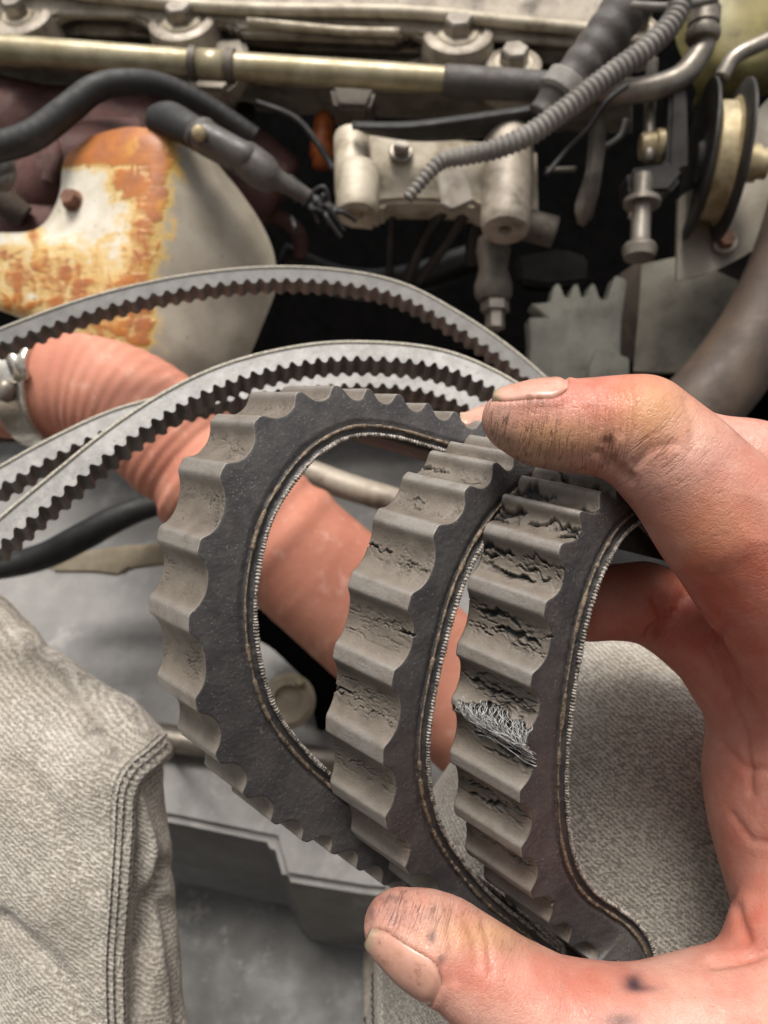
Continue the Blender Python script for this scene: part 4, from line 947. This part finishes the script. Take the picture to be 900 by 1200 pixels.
ab = obj('adjuster_bolt', lathe(P(754, 206, .430), P(749, 302, .426), [(0, .0055), (.30, .0055), (.30, .0105), (.36, .0105), (.36, .0055), (.80, .0055), (.84, .0085), (.90, .0100), (1, .0088)], 20), M['steel'], tn, edge=40)
obj('bracket_nut', box(P(745, 244, .44), (.004, 0, 0), (0, .006, 0), (0, 0, .004)), M['shiny'], tn)
obj('hanging_lever', prism([(694, 130), (708, 126), (712, 160), (704, 220), (694, 258), (680, 264), (674, 240), (688, 200)], .445, (0, 0, -.007), .002), M['dirty'], label='long dull metal lever hanging in the dark beside the tensioner', cat='lever')
obj('thin_rod', tube([(640, 199, .46, 3), (675, 198, .46, 3)], 10), M['steel'], label='thin short metal rod poking left from the hanging lever', cat='rod')
obj('curved_strap', tube([(735, 140, .47, 5), (728, 160, .47, 5), (712, 172, .47, 5), (700, 178, .475, 5)], 12, flat=.5), M['darkmetal'], label='curved dark strap behind the hanging lever', cat='strap')
cp = obj('cover_plate', sheet([[(796, 232, .475), (830, 205, .478), (870, 150, .482), (925, 90, .49)], [(795, 270, .474), (835, 255, .477), (880, 220, .481), (925, 180, .488)], [(794, 328, .473), (835, 318, .476), (885, 292, .480), (925, 265, .486)]], 5, 5, .003, .002, 3), M['plate'], edge=50, label='pale grey pressed plate below the idler pulley', cat='plate')
fn = thing('cooling_fan', P(790, 380, .55), 'dusty grey cooling fan with broad overlapping blades at right', 'fan')
obj('fan_blade', sheet([[(752, 310, .545), (800, 300, .54), (870, 290, .535)], [(748, 370, .54), (800, 365, .53), (862, 350, .525)], [(742, 435, .535), (790, 436, .525), (850, 428, .52)]], 6, 5, .004, .001, 5), M['blade'], fn, edge=50)
obj('fan_blade', sheet([[(728, 320, .57), (750, 305, .575), (765, 300, .58)], [(722, 370, .565), (742, 370, .57), (756, 370, .575)], [(714, 410, .56), (732, 418, .565), (745, 424, .57)]], 5, 5, .004), M['brownrub'], fn, edge=50)
obj('fan_hub', lathe(P(846, 300, .56), P(840, 300, .53), [(0, .03), (.8, .03), (1, .024)], 32), M['darkmetal'], fn, edge=40)
gp = [(618, 470), (622, 400), (620, 372), (640, 372), (622, 356), (646, 354), (650, 334), (655, 331), (662, 348), (668, 350), (673, 333), (677, 332), (682, 349), (688, 348), (693, 332), (697, 332), (703, 350), (712, 352), (722, 322), (735, 328), (728, 380), (726, 470)]
obj('toothed_gear', prism(gp, .545, (0, 0, -.018), .001), M['geargrey'], edge=40, label='dull grey toothed gear wheel partly hidden above the index finger', cat='gear')
obj('gear_guard', prism([(700, 408), (716, 412), (738, 420), (738, 470), (690, 470), (690, 430)], .537, (0, 0, -.006), .001), M['geargrey'], edge=40, label='grey guard tab at the right side of the toothed gear', cat='guard')
obj('fan_shroud_hose', tube([(960, 180, .46, 40), (930, 290, .455, 42), (896, 372, .45, 44), (850, 442, .45, 46), (795, 500, .45, 46), (720, 560, .46, 46)], 28), M['brownrub'], label='thick brown dusty rubber hose at the right edge', cat='hose')
obj('oil_reservoir', sheet([[(775, -60, .56), (830, -60, .53), (900, -60, .53), (980, -60, .56)], [(790, 40, .55), (840, 40, .52), (900, 30, .52), (980, 20, .55)], [(815, 105, .55), (850, 95, .53), (900, 84, .53), (980, 70, .56)], [(812, 130, .60), (850, 120, .59), (900, 110, .59), (980, 100, .61)]], 6, 5, .004, .003, 9), M['olive'], edge=60, label='olive yellow metal body in the top right corner', cat='reservoir')
obj('shroud_lip', tube([(845, 92, .47, 9), (860, 68, .468, 9), (890, 52, .466, 9), (940, 30, .465, 9)], 14), M['steel'], label='dull grey pipe bent across the top right corner', cat='pipe')
obj('hood_cable', tube([(740, 6, .40, 4), (790, 8, .40, 5), (840, -2, .40, 5)], 10), M['greyrub'], label='thin grey cable crossing behind the conduit at the top', cat='cable')

obj('dim_hose', tube([(330, 300, .60, 16), (400, 330, .62, 18), (470, 330, .64, 18), (560, 300, .66, 16)], 16), M['darkmetal'], label='dim dark hose deep in the bay below the bracket', cat='hose')
obj('dim_bracket', prism([(604, 300), (660, 290), (690, 300), (688, 330), (640, 336), (610, 330)], .62, (0, 0, -.02), .003), M['darkmetal'], edge=40, label='dim metal bracket in the dark above the toothed gear', cat='bracket')
obj('dim_pipe', tube([(300, 250, .56, 8), (330, 256, .56, 9), (350, 275, .57, 9), (352, 300, .58, 8)], 14), M['manifold'], label='dim purplish pipe below the wire ends', cat='pipe')
hd, wa = hexbolt(P(470, 176, .458), (.05, .2, 1), .0050, .005, 1.5); b = obj('bolt', hd, M['steel'], br, edge=30); obj('washer', wa, M['steel'], b, edge=30)
hd, wa = hexbolt(P(850, 282, .472), (-.1, .1, 1), .0055, .005, 1.5); b = obj('plate_bolt', hd, M['rustbolt'], edge=30, label='small bolt head on the pale grey pressed plate', cat='bolt'); obj('washer', wa, M['steel'], b, edge=30)
obj('thin_wire', tube([(640, 205, .43, 3), (665, 175, .43, 3), (690, 150, .42, 3), (712, 118, .41, 3), (735, 100, .41, 3)], 8), M['blackrub'], label='thin black wire running beside the ribbed conduit', cat='wire')
obj('thin_wire', tube([(300, 120, .49, 4), (345, 138, .49, 4), (372, 168, .49, 4), (392, 200, .48, 4)], 8), M['blackrub'], label='thin black wire dropping past the amber injector', cat='wire')
# ------------------------------------------------------------------ small things between hose and tray
obj('black_coolant_pipe', tube([(-60, 668, .46, 15), (0, 664, .46, 15), (50, 652, .462, 16), (95, 630, .465, 17), (140, 606, .47, 16), (185, 590, .475, 14), (240, 575, .48, 14)], 20), M['blackrub'], label='glossy black pipe curving below the left belt runs', cat='pipe')
obj('wiring_clip', prism([(52, 662), (90, 648), (140, 640), (200, 636), (200, 662), (150, 668), (138, 676), (110, 672), (60, 672)], .50, (0, 0, -.012), .002), M['tan'], edge=40, label='pale tan plastic clip under the black coolant pipe', cat='clip')
obj('pale_dipstick_tube', tube([(330, 540, .44, 15), (400, 568, .44, 16), (480, 592, .44, 15), (560, 615, .44, 14)], 20), M['alu'], label='pale metal tube seen through the leftmost belt loop', cat='tube')
obj('shade_gap_block', prism([(296, 715), (330, 718), (395, 785), (395, 850), (372, 860), (360, 800), (318, 760), (300, 750)], .475, (0, 0, -.03), .002), M['black'], edge=40, label='black block painting in the shaded gap between salmon hose and undertray', cat='recess')  # solid black block, its colour stands for shade in the gap
obj('pale_washer', lathe(P(338, 822, .462), P(337, 820, .455), [(0, .017), (.6, .017), (1, .014), (1, .009), (.5, .008)], 28), M['tan'], edge=40, label='pale round washer on the undertray inside the left loop', cat='washer')
obj('yellow_cap', lathe(P(352, 800, .458), P(351, 799, .452), [(0, .0035), (.7, .0035), (1, .002)], 12), M['zinc'], edge=40, label='tiny yellow cap beside the pale washer', cat='cap')
